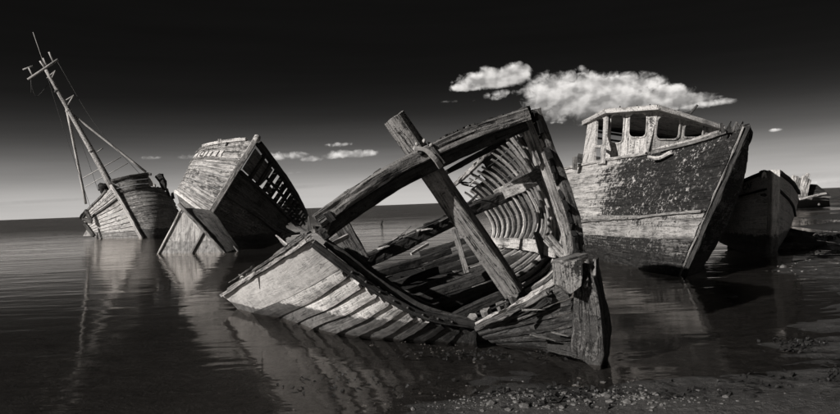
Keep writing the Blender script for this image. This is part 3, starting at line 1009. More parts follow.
    for i in range(NRW + 1):
        r = i / NRW
        yl, yr = 267 + 78 * r, 263 + 105 * r
        FL, FR = P(xl(r), yl, 6.36), P(xr(r), yr, 6.17)
        cs_ = [FL + (FR - FL) * q for q in np.linspace(.03, .97, 9)] + [FR + (FL - FR) * .01 + dk * q for q in np.linspace(.06, .94, 8)] + [FR + dk + (FL - FR) * q for q in np.linspace(.03, .97, 5)] + [FL + dk * (1 - q) for q in np.linspace(.06, .94, 5)]
        nring = len(cs_)
        cen = (FL + FR + dk) / 2
        for j, p in enumerate(cs_):
            e = mnoise.noise(Vector((p[0] * 14, p[1] * 14, p[2] * 3.5))) + .6 * mnoise.noise(Vector((p[0] * 40, p[1] * 40, p[2] * 9)))
            top_rot = max(0, .22 - r) * 1.1 * mnoise.noise(Vector((p[0] * 22, p[1] * 22, 3.3)))
            vs_.append(p + unit((p - cen) * V(1, 1, 0)) * e * .022 + V(0, 0, top_rot * .35 - (.06 if i == NRW else 0)))
            uv_.append((r * 1.0, j * .05))
    for i in range(NRW):
        for j in range(nring):
            a_, b_ = i * nring + j, i * nring + (j + 1) % nring
            fs_.append((a_, a_ + nring, b_ + nring, b_))
    fs_.append(tuple(range(nring)))
    fs_.append(tuple(range((NRW + 1) * nring - 1, NRW * nring - 1, -1)))
    mesh('skeg', vs_, fs_, M['rudder'], th, uv_, True)
    # deadwood joining the bottom planks to the skeg
    sheet('deadwood', [P(545, 340, 6.85), P(562, 338, 6.6), P(575, 335, 6.38)], [P(548, 352, 6.75), P(566, 356, 6.5), P(592, 363, 6.3)], .08, V(-.4, -.9, 0), M['tuck'], th, nv=4, edge=.01)
    for k in range(7):
        x = RND.uniform(574, 598)
        beam('splinter', [P(x, 276 + RND.uniform(-6, 14), 6.17), P(x + RND.uniform(-1, 3), 262 + RND.uniform(-3, 3), 6.3)], .04, .03, M['mid' if k % 2 else 'grey'], th, up=fnr, seg=8, rough=.015, taper=(1, .6))
    fp = [(559, 263), (570, 261.5), (582, 259), (582.5, 274), (581, 286), (571, 294), (565, 289), (560, 285), (559.5, 274)]
    F_ = [P(x + RND.uniform(-.4, .4), y + RND.uniform(-.4, .4), 6.12) for x, y in fp]
    bk = P(552.5, 263, 6.42) - P(559, 263, 6.12)
    nf = len(F_)
    vv = F_ + [p + bk for p in F_]
    ff = [tuple(range(nf)), tuple(range(2 * nf - 1, nf - 1, -1))] + [(i, i + nf, (i + 1) % nf + nf, (i + 1) % nf) for i in range(nf)]
    mesh('post_head', vv, ff, M['headpaint'], th, [(p[2], p[0] + p[1]) for p in vv], False)
    beam('post_cap', [P(558, 262, 6.35), P(582, 255, 6.5)], .16, .04, M['grey'], th, seg=10, rough=.012)


build_wreck()


# ------------------------------------------------------------------ other boats
def sec(*pts):
    return [P(*p) for p in pts]


def planking(th, S, vs, hint, mats, u0=0.0, u1=1.0, nu=16, t=.04, rag0=0.0, rag1=.1, edge=.01, lap=0.0, gap=.03, nv=2, crown=.004):
    out = []
    for j in range(len(vs) - 1):
        dv = (vs[j + 1] - vs[j]) * gap
        a0 = u0(j) if callable(u0) else u0
        a1 = u1(j) if callable(u1) else u1
        uu = np.linspace(a0, a1, nu + 1)
        A = [S(u, vs[j] + dv) for u in uu]
        B = [S(u, vs[j + 1] - dv) for u in uu]
        m = mats(j) if callable(mats) else mats
        out.append(strip('hull_plank', A, B, t, hint, m, th, nv=nv, rag0=rag0, rag1=rag1, edge=edge, lap=lap, crown=crown))
    return out


def text_part(name, s, origin, xdir, ydir, h, mat, th, parent):
    """painted letters laid on a surface"""
    c = bpy.data.curves.new('lettering', 'FONT')
    c.body = s
    c.size = 1.0
    c.extrude = .01
    tmp = bpy.data.objects.new('tmp_lettering', c)
    COL.objects.link(tmp)
    dg = bpy.context.evaluated_depsgraph_get()
    me = bpy.data.meshes.new_from_object(tmp.evaluated_get(dg))
    bpy.data.objects.remove(tmp)
    nz = unit(np.cross(xdir, ydir))
    vs = [origin + xdir * v.co.x * h + ydir * v.co.y * h + nz * v.co.z * h for v in me.vertices]
    fs = [tuple(p.vertices) for p in me.polygons]
    bpy.data.meshes.remove(me)
    return mesh(name, vs, fs, mat, (th, parent), None, False)


def build_wheelhouse_boat():
    th = Thing('fishing_boat', 'tall beached fishing boat with flaking black bow and ruined white wheelhouse', 'fishing boat', (5.6, 14.0, 0))
    stem = sec((745, 127, 12.4), (731, 160, 12.5), (715, 197, 12.6), (697, 238, 12.75), (680, 277, 12.9))
    port = Loft([stem,
                 sec((705, 141, 13.6), (694, 170, 13.4), (680, 205, 13.3), (664, 242, 13.35), (653, 273, 13.6)),
                 sec((655, 153, 15.2), (648, 180, 14.9), (640, 210, 14.75), (632, 244, 14.8), (627, 268, 15.0)),
                 sec((605, 161, 17.0), (601, 185, 16.7), (598, 212, 16.5), (596, 242, 16.5), (595, 261, 16.7)),
                 sec((552, 172, 19.2), (551, 192, 18.9), (551, 212, 18.7), (552, 237, 18.7), (553, 254, 18.9))])
    stbd = Loft([stem,
                 sec((748, 131, 12.9), (744, 160, 13.1), (734, 196, 13.2), (716, 238, 13.3), (695, 274, 13.2)),
                 sec((743, 150, 15.2), (740, 178, 15.2), (731, 208, 15.1), (717, 240, 14.8), (699, 266, 14.5)),
                 sec((726, 158, 19.0), (724, 185, 19.0), (718, 212, 18.8), (706, 238, 18.2), (690, 256, 17.8))])
    hp = V(-.7, -.7, -.1)
    hs = V(.9, -.2, -.1)
    vs = list(np.linspace(0, .56, 8)) + [.65, .74, .82, .91, 1.0]

    def pm(j):
        return M['flake'] if j < 7 else (M['greyhull'] if j < 9 else M['lowhull'])
    planking(th, port, vs, hp, pm, u0=0.012, nu=20, rag0=.03, edge=.004, gap=.004, nv=3, crown=.006)
    planking(th, stbd, vs, hs, lambda j: M['lowhull'], u0=.012, nu=14, edge=.0, gap=-.02, lap=.01)
    # stem timber, with a thin pale facing along one edge
    st = [p + V(.03, -.06, 0) for p in stem]
    beam('stem_post', st, .05, .12, M['dark'], th, up=V(-.5, .86, 0), seg=30, rough=.02, per=3)
    beam('stem_facing', [p + V(-.05, -.05, 0) for p in stem], .022, .03, M['flakepale'], th, up=V(-.5, .86, 0), seg=30, rough=.025, freq=4)
    # rubbing strake and cap rail
    pts = [port(u, .55 + .09 * u) + port.normal(u, .55, hp) * .04 for u in np.linspace(.02, 1, 12)]
    beam('rubbing_strake', pts, .05, .05, M['flakepale'], th, seg=40, rough=.02, freq=6)
    pts = [port(u, .0) + V(0, 0, .03) for u in np.linspace(.06, .62, 10)]
    beam('cap_rail', pts[:6], .16, .07, M['grey'], th, seg=24, rough=.012)
    pts = [port(u, .0) + V(0, .12, .10) for u in np.linspace(.10, .40, 6)]
    beam('hand_rail', pts, .05, .05, M['house'], th, seg=24, rough=.012)
    pts = [port(u, -.01) for u in np.linspace(.44, 1, 8)]
    beam('cap_rail', pts, .14, .07, M['pale'], th, seg=20, rough=.02)
    pts = [stbd(u, .0) + V(0, 0, .03) for u in np.linspace(.02, 1, 8)]
    beam('cap_rail', pts, .14, .09, M['dark'], th, seg=20, rough=.025)
    # deck
    A = [port(u, .10) for u in np.linspace(.03, 1, 12)]
    B = [stbd(u, .10) for u in np.linspace(.03, 1, 12)]
    strip('deck', A, B, .05, V(0, 0, 1), M['mid'], th, nv=4)
    # broken white bulwark lip under the wheelhouse
    pts = [P(648, 157, 14.9), P(658, 158, 14.7), P(672, 152, 14.4)]
    beam('bulwark_plank', pts, .04, .08, M['house'], th, seg=16, rough=.02)
    for k in range(9):
        x = RND.uniform(722, 744)
        p = P(x, 132 - (x - 722) * .15 + RND.uniform(-2, 2), 12.7 - .0 * x)
        beam('splinter', [p, p + V(RND.uniform(-.1, .1), 0, RND.uniform(.08, .18))], .06, .05, M[RND.choice(['dark', 'mid', 'grey'])], th, up=(0, 1, 0), seg=4, rough=.02, taper=(1, .5))
    for k in range(10):
        v = RND.uniform(.02, .5)
        p = stbd(.02, v)
        beam('splinter', [p, p + unit(V(.8, .4, RND.uniform(-.3, .3))) * RND.uniform(.08, .2)], .1, .06, M['dark'], th, seg=4, rough=.03, taper=(1, .6))
    # bollard post aft
    beam('rail_post', [P(575, 170, 17.8), P(575, 157, 17.8)], .12, .12, M['grey'], th, up=(0, 1, 0), seg=6, rough=.02)

    # --- wheelhouse: three visible walls, back wall and roof
    A_, B_, C_, D_ = P(587, 122, 19.6), P(606, 112, 17.9), P(659, 109, 16.9), P(723, 128, 17.2)
    lean = P(646, 152, 16.9) - C_

    def pl(p, q):
        d = unit(q - p)
        n = np.cross(d, unit(lean))
        return p, unit(n)
    r = 4.6
    p0, n = pl(A_, B_)
    panel('wheelhouse_wall', [(588, 121), (607, 110.5), (603, 163), (581, 170)],
          [rrect(596.5, 118, 603.5, 145, 1.6, -.05), rrect(594.5, 147.5, 601, 161, 1.0, -.05)], p0, n, .06, M['house'], th)
    p0, n = pl(B_, C_)
    panel('wheelhouse_wall', [(606.5, 110.5), (659, 107.5), (647, 157), (602.5, 165)],
          [rrect(611, 114.5, 624, 143, r, -.06), rrect(630, 113, 647, 137, r, -.06)], p0, n, .06, M['house'], th)
    p0, n = pl(C_, D_)
    panel('wheelhouse_wall', [(658.5, 107.5), (724, 127.5), (716, 150), (646.5, 158)],
          [rrect(658, 116.5, 681, 139, r, -.10), rrect(685, 125, 704, 137, 2.2, -.12)], p0, n, .06, M['house'], th)
    # rounded window frames
    for (x0, y0, x1, y1, rr_, sk, pa, pb) in ((611, 114.5, 624, 143, r, -.06, B_, C_), (630, 113, 647, 137, r, -.06, B_, C_), (658, 116.5, 681, 139, r, -.10, C_, D_), (685, 125, 704, 137, 2.2, -.12, C_, D_)):
        p0, n = pl(pa, pb)
        if np.dot(n, CAM - p0) < 0:
            n = -n
        outer = rrect(x0 - 1, y0 - 1, x1 + 1, y1 + 1, rr_ + 1, sk)
        inner = rrect(x0 + .4, y0 + .4, x1 - .4, y1 - .4, rr_ - .3, sk)
        panel('window_frame', outer, [inner], p0 + n * .025, n, .03, M['house'], th)
    Db = D_ + V(-.5, 1.7, 0)
    Ab = A_ + V(.05, .12, 0)
    rf = [P(582.5, 122.5, 19.8), P(605, 110.5, 17.6), P(657, 106.5, 16.65), P(723.5, 127, 17.0)]
    rb = [rf[0] + V(.1, .15, 0) + (Db - Ab) * f for f in (0, .33, .66, 1)]
    strip('wheelhouse_roof', rf, rb, .07, V(0, 0, 1), M['house'], th, nv=3)
    for i in range(3):
        beam('roof_edge', [rf[i] + V(0, -.03, -.02), rf[i + 1] + V(0, -.03, -.02)], .06, .12, M['house'], th, seg=14, rough=.01)
    # back wall: low boarding left, full height right
    mid = unit(lean) * 1.25
    q = lambda f, v: Ab * (1 - f) + Db * f + mid * v
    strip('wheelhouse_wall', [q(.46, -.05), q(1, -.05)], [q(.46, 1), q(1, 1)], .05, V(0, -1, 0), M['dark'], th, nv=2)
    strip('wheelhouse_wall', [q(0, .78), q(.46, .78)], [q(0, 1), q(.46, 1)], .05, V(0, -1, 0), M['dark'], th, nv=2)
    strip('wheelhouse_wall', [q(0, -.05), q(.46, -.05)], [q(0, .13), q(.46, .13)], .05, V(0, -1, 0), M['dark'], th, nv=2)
    for k in range(3):
        beam('roof_beam', [q(0.02, .05 + .15 * k) - V(0, .1, 0), q(.98, .05 + .15 * k) - V(0, .1, 0)], .05, .06, M['mid'], th, seg=6, rough=.01)
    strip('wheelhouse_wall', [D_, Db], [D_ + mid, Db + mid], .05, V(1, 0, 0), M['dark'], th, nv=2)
    beam('exhaust_pipe', [P(690, 114, 17.6), P(697.5, 105, 17.6)], .06, .06, M['iron'], th, up=(0, 1, 0), seg=4, cham=.3)
    for x, y in ((620, 109), (637, 108), (650, 107), (672, 112), (690, 118), (705, 123)):
        beam('roof_fitting', [P(x, y, 17.3), P(x, y - 3, 17.3)], .03, .03, M['iron'], th, up=(0, 1, 0), seg=2)


def build_small_bow():
    th = Thing('wooden_boat', 'small grey boat with upright stem and dark letters, half hidden behind the tall black bow', 'boat', (8.6, 17.5, 0))
    c0l = sec((769, 172, 16.0), (768.5, 192, 16.0), (768, 214, 16.05), (768, 238, 16.1), (767, 258, 16.1))
    c0r = sec((776, 172, 16.0), (776, 192, 16.0), (775, 214, 16.05), (773, 238, 16.1), (771, 258, 16.1))
    L = Loft([c0l, sec((742, 183, 17.3), (740, 200, 17.1), (741, 217, 16.9), (748, 238, 16.7), (756, 255, 16.6)),
              sec((702, 199, 20), (700, 211, 19.6), (701, 223, 19.2), (712, 238, 18.6), (732, 248, 18.2))])
    R = Loft([c0r, sec((789, 182, 17.6), (789, 199, 17.5), (787, 217, 17.3), (782, 237, 17.0), (775, 254, 16.7)),
              sec((798, 194, 20.5), (797, 206, 20.3), (794, 217, 20), (788, 232, 19.4), (780, 244, 18.6))])
    hl, hr = V(-.6, -.8, -.1), V(.8, -.6, -.1)
    vs = np.linspace(0, 1, 9)
    pl = planking(th, L, vs, hl, M['hull5'], nu=12, edge=.0, gap=-.02, lap=.012)
    planking(th, R, vs, hr, M['hull5'], nu=12, edge=.0, gap=-.02, lap=.012)
    beam('stem_post', [(a + b) / 2 + V(0, -.08, .04 if i == 0 else 0) for i, (a, b) in enumerate(zip(c0l, c0r))], .20, .22, M['hull5'], th, up=(0, 1, 0), seg=20, rough=.01, per=2)
    beam('cap_rail', [L(u, 0) + V(0, 0, .03) for u in np.linspace(.04, 1, 8)], .16, .08, M['dark'], th, seg=16, rough=.015)
    beam('cap_rail', [R(u, 0) + V(0, 0, .03) for u in np.linspace(.04, 1, 8)], .16, .10, M['dark'], th, seg=16, rough=.015)
    beam('rubbing_strake', [L(u, .19 + .02 * u) + hl * .03 for u in np.linspace(0.02, 1, 8)], .06, .05, M['dark'], th, seg=16, rough=.005)
    beam('rubbing_strake', [R(u, .19 + .12 * u) + hr * .03 for u in np.linspace(.02, 1, 8)], .06, .06, M['dark'], th, seg=16, rough=.005)
    strip('deck', [L(u, .08) for u in np.linspace(.02, 1, 9)], [R(u, .08) for u in np.linspace(.02, 1, 9)], .05, V(0, 0, 1), M['mid'], th, nv=3)
    lump('fairlead', P(764, 174, 16.2), .12, M['iron'], th, sub=2, sq=(1, 1, .9))
    tube('fairlead', [P(766, 178, 15.95), P(764, 172, 15.95), P(762, 178, 15.98)], .03, .03, M['hull5'], th)
    lump('hawse_hole', P(764.5, 195, 16.08), .07, M['ink'], th, sub=1, sq=(1.6, .5, .6))
    # letters on the bow, follow the plank
    o = P(743.2, 190.6, 17.05)
    x = unit(P(751.5, 187.4, 16.72) - o)
    y = unit(P(743.4, 184, 17.1) - o)
    text_part('lettering', 'CAF', o + hl * .09, x, y, .21, M['ink'], th, pl[0])


def build_heeled_bow():
    th = Thing('heeled_boat', 'heeled boat with pale lit bow, dark side and square gaps in its bulwark', 'boat', (-6.5, 28, 0))
    st = sec((255, 140, 26.6), (240, 164, 26.7), (224, 190, 26.8), (208, 216, 27.0))
    L = Loft([st,
              sec((228, 142.5, 27.2), (214, 165, 27.1), (203, 186, 27.1), (193, 204, 27.2)),
              sec((206, 146.5, 28.3), (195, 164, 28.0), (187, 180, 28.0), (180, 194, 28.0)),
              sec((196, 153, 30.5), (188, 168, 30.0), (181, 182, 29.6), (176, 192, 29.4))])
    hl = V(-.6, -.75, -.2)
    vs = np.linspace(0, 1, 13)
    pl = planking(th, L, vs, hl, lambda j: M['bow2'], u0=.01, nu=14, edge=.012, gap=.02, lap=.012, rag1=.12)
    # white cap rail and boot line
    beam('cap_rail', [L(u, -.01) + V(0, 0, .04) for u in np.linspace(.08, .62, 7)], .14, .13, M['rail2'], th, seg=14, rough=.012)
    beam('cap_rail', [L(u, 0) for u in np.linspace(.6, 1, 5)], .10, .08, M['grey'], th, seg=10, rough=.012)
    beam('boot_rail', [L(u, .985) + hl * .05 for u in np.linspace(.04, 1, 7)], .12, .16, M['rail2'], th, seg=14, rough=.012)
    beam('rubbing_strake', [L(u, .27) + hl * .03 for u in np.linspace(.02, 1, 7)], .06, .07, M['grey'], th, seg=14, rough=.01)
    for x, y in ((219, 142.5), (221, 142.5), (236, 141.5), (239.5, 141)):
        beam('rail_stub', [P(x, y, 27), P(x, y - 3.5, 27)], .06, .06, M['pale'], th, up=(0, 1, 0), seg=3, rough=.01)
    # remains of a white name board with worn characters
    for u0, u1, s in ((.36, .45, 'J'), (.22, .33, '1'), (.48, .56, 'C'), (.60, .82, '')):
        uu = np.linspace(u0, u1, 5)
        nrm = [L.normal(u, .2, hl) * .045 for u in uu]
        A = [L(u, .135) + k for u, k in zip(uu, nrm)]
        B = [L(u, .24) + k for u, k in zip(uu, nrm)]
        o = strip('name_board', A, B, .02, hl, M['rail2'], th, nv=2, edge=.03, rag0=.04, rag1=.04)
        if s:
            x = unit(L(u0, .23) - L(u1, .23))
            y = unit(A[2] - B[2])
            text_part('lettering', s, B[3] + nrm[0] * .6 + x * .08, x, y, .42, M['ink'], th, o)
    # stem timber
    beam('stem_post', [P(257, 137, 26.5)] + [p + V(.05, -.10, 0) for p in st[1:]] + [P(203, 224, 27.0)], .22, .24, M['pale'], th, up=V(-.3, .95, 0), seg=24, rough=.02, per=2)
    lump('stem_head', P(257, 138, 26.4), .15, M['rail2'], th, sub=2, amp=.2)
    # dark underside of the lit bow
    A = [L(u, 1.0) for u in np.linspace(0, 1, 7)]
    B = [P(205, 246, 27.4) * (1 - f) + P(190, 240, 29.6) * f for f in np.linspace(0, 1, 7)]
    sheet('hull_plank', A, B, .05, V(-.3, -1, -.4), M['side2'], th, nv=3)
    # shaded side
    R = Loft([sec((256, 140, 26.6), (248, 153, 26.6), (239, 167, 26.7), (223, 192, 26.8), (208, 216, 27.0), (204, 243, 27.2)),
              sec((283, 176, 29.3), (272, 190, 28.9), (260, 205, 28.6), (243, 222, 28.2), (231, 236, 27.9), (224, 249, 27.8)),
              sec((299, 202, 32.5), (291, 213, 31.8), (281, 225, 31.2), (266, 237, 30.4), (254, 244, 29.8), (247, 249, 29.3)),
              sec((307, 220, 36), (303, 226, 35), (296, 234, 34), (285, 241, 33), (275, 245, 32), (268, 248, 31.5))])
    hr = V(.75, -.65, -.2)
    vs = [.30, .36, .42, .48, .55, .62, .69, .76, .84, .92, 1.0]
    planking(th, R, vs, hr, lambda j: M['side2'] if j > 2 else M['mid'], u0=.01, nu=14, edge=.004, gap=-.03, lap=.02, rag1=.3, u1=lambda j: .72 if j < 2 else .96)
    # bulwark: cap, lower rail, middle strip and stanchions leaving square gaps
    def along(v, u0=.02, u1=1, n=12, off=.0):
        return [R(u, v) + hr * off for u in np.linspace(u0, u1, n)]
    beam('cap_rail', along(.0), .22, .30, M['dark'], th, up=hr, seg=24, rough=.02)
    beam('bulwark_rail', along(.29), .12, .26, M['dark'], th, up=hr, seg=24, rough=.02)
    beam('bulwark_rail', along(.155, .2), .10, .14, M['dark'], th, up=hr, seg=24, rough=.02)
    beam('rubbing_strake', along(.52, .02, .92, off=.05), .14, .16, M['mid'], th, up=hr, seg=24, rough=.02)
    for k in range(13):
        u = .10 + .068 * k
        beam('stanchion', [R(u, .02), R(u, .28)], .14, .22, M['dark'], th, up=hr, seg=5, rough=.02)
    strip('bulwark_plank', [R(u, .05) for u in np.linspace(.03, .2, 4)], [R(u, .26) for u in np.linspace(.03, .2, 4)], .05, hr, M['grey'], th, nv=2, rag1=.1)
    for k in range(8):
        u = .25 + .09 * k
        v = .06 if k % 2 else .19
        strip('bulwark_plank', [R(u, v), R(u + .045, v)], [R(u, v + .07), R(u + .045, v + .07)], .04, hr, M['mid'], th, nv=2, rag0=.1, rag1=.1)
    # broken end timbers near the water
    beam('broken_frame', [P(283, 234, 29), P(281, 241, 28.5), P(286, 247, 28.2)], .14, .14, M['grey'], th, seg=8, rough=.03)
    beam('broken_frame', [P(281, 236, 28.8), P(300, 233, 29)], .08, .08, M['mid'], th, seg=8, rough=.02)


def build_bow_fragment():
    th = Thing('hull_fragment', 'triangular framed hull fragment standing in the water before the heeled bow', 'wreckage', tuple(G(190, 252)))
    p0 = G(190, 253)
    n = unit(V(-.25, -.95, .12))
    Q = lambda x, y, o=0.0: onplane(x, y, p0 + n * o, n)
    panel('face_panel', [(183.5, 210), (222, 252.5), (220, 256), (158, 256), (159.5, 252)], [], p0, n, .12, M['bow1'], th)
    beam('edge_timber', [Q(182, 208, .05), Q(157, 256, .05)], .07, .08, M['pale'], th, up=n, seg=14, rough=.015)
    beam('edge_timber', [Q(179, 204, .07), Q(200, 226, .07), Q(226, 255, .07)], .12, .13, M['grey'], th, up=n, seg=16, rough=.02)
    beam('brace', [Q(204, 231, .06), Q(190, 256, .06)], .08, .08, M['grey'], th, up=n, seg=10, rough=.015)
    A = [Q(184, 208, .0), Q(203, 228, .0), Q(227, 252, .0)]
    bk = V(.25, .9, 0) * .7
    B = [P(192, 208, 26.6), P(211, 211, 26.5), P(226, 230, 26.3), P(239, 248, 26.1)]
    sheet('side_panel', A, B, .06, V(.5, -.3, .8), M['mid'], th, nv=4)
    for k in range(3):
        beam('splinter', [P(226 + 4 * k, 244 + k, 26), P(233 + 3 * k, 252, 25.9)], .1, .05, M['grey'], th, seg=5, rough=.02)


def build_mast_boat():
    th = Thing('masted_boat', 'distant wrecked boat with tall leaning mast and stays', 'boat', tuple(G(125, 238)))
    st = sec((112, 185, 45), (120, 198, 45), (128, 212, 45), (135.5, 226, 45), (143, 240, 45))
    L = Loft([st,
              sec((103, 196, 45.6), (109, 207, 45.4), (115, 218, 45.3), (121, 229, 45.2), (127, 240, 45.2)),
              sec((93, 206, 46.8), (97, 215, 46.4), (102, 223, 46.2), (107, 231, 46), (111, 240, 45.8)),
              sec((82, 217, 49), (85, 223, 48.5), (89, 228, 48), (93, 234, 47.5), (97, 240, 47))])
    hl = V(-.6, -.75, -.1)
    planking(th, L, np.linspace(.0, 1, 13), hl, lambda j: M['bow1'], u0=.01, nu=12, edge=.02, gap=.03, lap=.03, t=.06)
    beam('cap_rail', [L(u, -.01) + V(0, 0, .05) for u in np.linspace(.12, 1, 7)], .16, .16, M['grey'], th, seg=12, rough=.03)
    beam('rubbing_strake', [L(u, .22 + .05 * u) + hl * .06 for u in np.linspace(.02, .95, 7)], .14, .14, M['mid'], th, seg=12, rough=.03)
    # shaded broadside
    R = Loft([sec((114, 192, 45), (121, 203, 45), (128, 215, 45), (135.5, 227, 45), (143, 240, 45)),
              sec((134, 188, 45.3), (142, 202, 45), (148, 215, 45), (151, 227, 45), (154, 240, 45.1)),
              sec((154, 187, 46.5), (161, 200, 46), (165, 212, 45.8), (166, 225, 45.8), (165, 239, 46)),
              sec((171, 196, 49.5), (176, 206, 49), (179, 216, 48.5), (178, 227, 48), (174, 237, 48)),
              ])
    hr = V(.45, -.9, -.1)
    planking(th, R, np.linspace(0, 1, 14), hr, M['side1'], u0=.01, nu=14, edge=.01, gap=-.03, lap=.02, t=.06, rag1=.3)
    # raised bulwark at the bow
    U_ = Loft([sec((111, 181, 45), (113, 187, 45), (115, 193, 45)), sec((129, 176.5, 45.4), (132, 183, 45.3), (135, 189, 45.3)), sec((148, 174, 46.6), (150, 181, 46.4), (152, 188, 46.4))])
    planking(th, U_, np.linspace(0, 1, 4), hr, M['side1'], nu=8, edge=.02, gap=.03, t=.06)
    beam('cap_rail', [U_(u, -.02) for u in np.linspace(0, 1.0, 5)] + [P(151, 174.5, 46.6)], .25, .17, M['grey'], th, seg=12, rough=.03)
    beam('bulwark_rail', [U_(u, .98) + hr * .07 for u in np.linspace(0, 1.0, 5)], .12, .12, M['mid'], th, seg=12, rough=.03)
    strip('bulwark_plank', [P(147.5, 176, 46.3), P(151.5, 179, 46.3)], [P(149, 186, 46.2), P(155, 186.5, 46.2)], .06, hr, M['rail2'], th)
    beam('stem_post', [p + V(.02, -.12, 0) for p in st], .22, .3, M['rail2'], th, up=V(0, 1, 0), seg=16, rough=.03)
    # horn timber and broken rail aft
    beam('broken_frame', [P(165, 190, 48), P(162.5, 182, 48), P(158.5, 175, 48)], .45, .4, M['dark'], th, up=(0, 1, 0), seg=10, rough=.08, taper=(.7, 1.1))
    for k in range(9):
        x = RND.uniform(154, 174)
        y = 187 + max(0, x - 156) * .5
        beam('broken_frame', [P(x, y + 3, 48), P(x + RND.uniform(-1.5, 1), y - RND.uniform(1, 5), 48)], .2, .16, M[RND.choice(['mid', 'grey', 'pale'])], th, up=(0, 1, 0), seg=4, rough=.04, taper=(1, .6))
    # left rail debris
    for a, b, m in (((100, 186), (104, 195), 'dark'), ((102, 185), (107, 193), 'dark'), ((99, 189), (108, 188), 'dark'), ((81, 219), (87, 210), 'dark'), ((86, 210), (91, 221), 'mid'), ((83, 219), (92, 222), 'grey'), ((85, 224), (94, 236), 'mid')):
        beam('broken_frame', [P(a[0], a[1], 46.2), P(b[0], b[1], 46.2)], .25, .2, M[m], th, up=(0, 1, 0), seg=5, rough=.06)
    panel('rail_fragment', [(83, 236), (87, 229), (91, 236)], [], P(87, 233, 46.5), V(0, 1, 0), .15, M['rail2'], th)
    lump('windlass', P(104, 188, 46.2), .35, M['dark'], th, sub=2, amp=.6)
    strip('deck', [L(u, .1) for u in np.linspace(.05, 1, 7)], [R(u, .1) for u in np.linspace(.05, 1, 7)], .06, V(0, 0, 1), M['mid'], th, nv=3)
    # mast and rigging
    Y = 45.4
    mast = tube('mast', [P(113.5, 190, Y), P(97, 160, Y), P(72, 116, Y), P(46, 70, Y)], .23, .11, M['mast'], th, seg=16, sides=10)
    sp = lambda n, a, b, r, m='mast', y=Y: tube(n, [P(a[0], a[1], y), P(b[0], b[1], y)], r, r, M[m], th, seg=2)
    tube('stay', [P(67, 110, Y), P(86, 204, 46.5)], .09, .09, M['spar'], th)
    tube('stay', [P(67, 110, Y), P(146, 172, 46.5)], .09, .09, M['spar'], th)
    sp('ratline', (83, 178), (121, 157), .035, 'paleiron')
    sp('ratline', (85, 187), (128, 163), .03, 'paleiron')
    sp('cross_bar', (28, 79.5), (58, 59.5), .09)
    sp('masthead_post', (33, 76), (28.5, 67), .06)
    sp('masthead_post', (23, 69.5), (33, 66), .06)
    sp('masthead_post', (45, 68), (40, 61), .06)
    sp('masthead_post', (53.5, 62), (49, 52), .06)
    sp('masthead_post', (47, 66), (43, 58), .05)
    sp('aerial', (46, 70), (33, 32), .02, 'paleiron')
    sp('hanging_wire', (31, 79), (31.5, 93), .025, 'iron')
    sp('mast_bracket', (51, 80), (55.5, 70.5), .05)
    sp('mast_bracket', (47, 78), (55.5, 70.5), .04)
    sp('mast_bracket', (68, 105), (74, 95), .06)
    sp('mast_bracket', (66, 100), (73.5, 95.5), .04)
    sp('mast_bracket', (97, 152), (103, 148), .04)
    for a, m_, b_ in (((46, 72), (62, 124), (90, 206)), ((57, 61), (98, 128), (140, 174)), ((67, 110), (84, 150), (98, 190)), ((30, 79), (36, 96), (50, 82))):
        tube('rigging_wire', [P(a[0], a[1], Y), P(m_[0], m_[1], Y + .3), P(b_[0], b_[1], 46)], .014, .014, M['iron'], th, seg=10, sides=4)
    lump('mast_band', P(68, 110, Y), .22, M['mast'], th, sub=1)
    lump('mast_band', P(57, 91, Y), .19, M['iron'], th, sub=1, sq=(1, 1, .6))
    lump('mast_band', P(92, 151, Y), .26, M['mast'], th, sub=1, sq=(1, 1, .6))


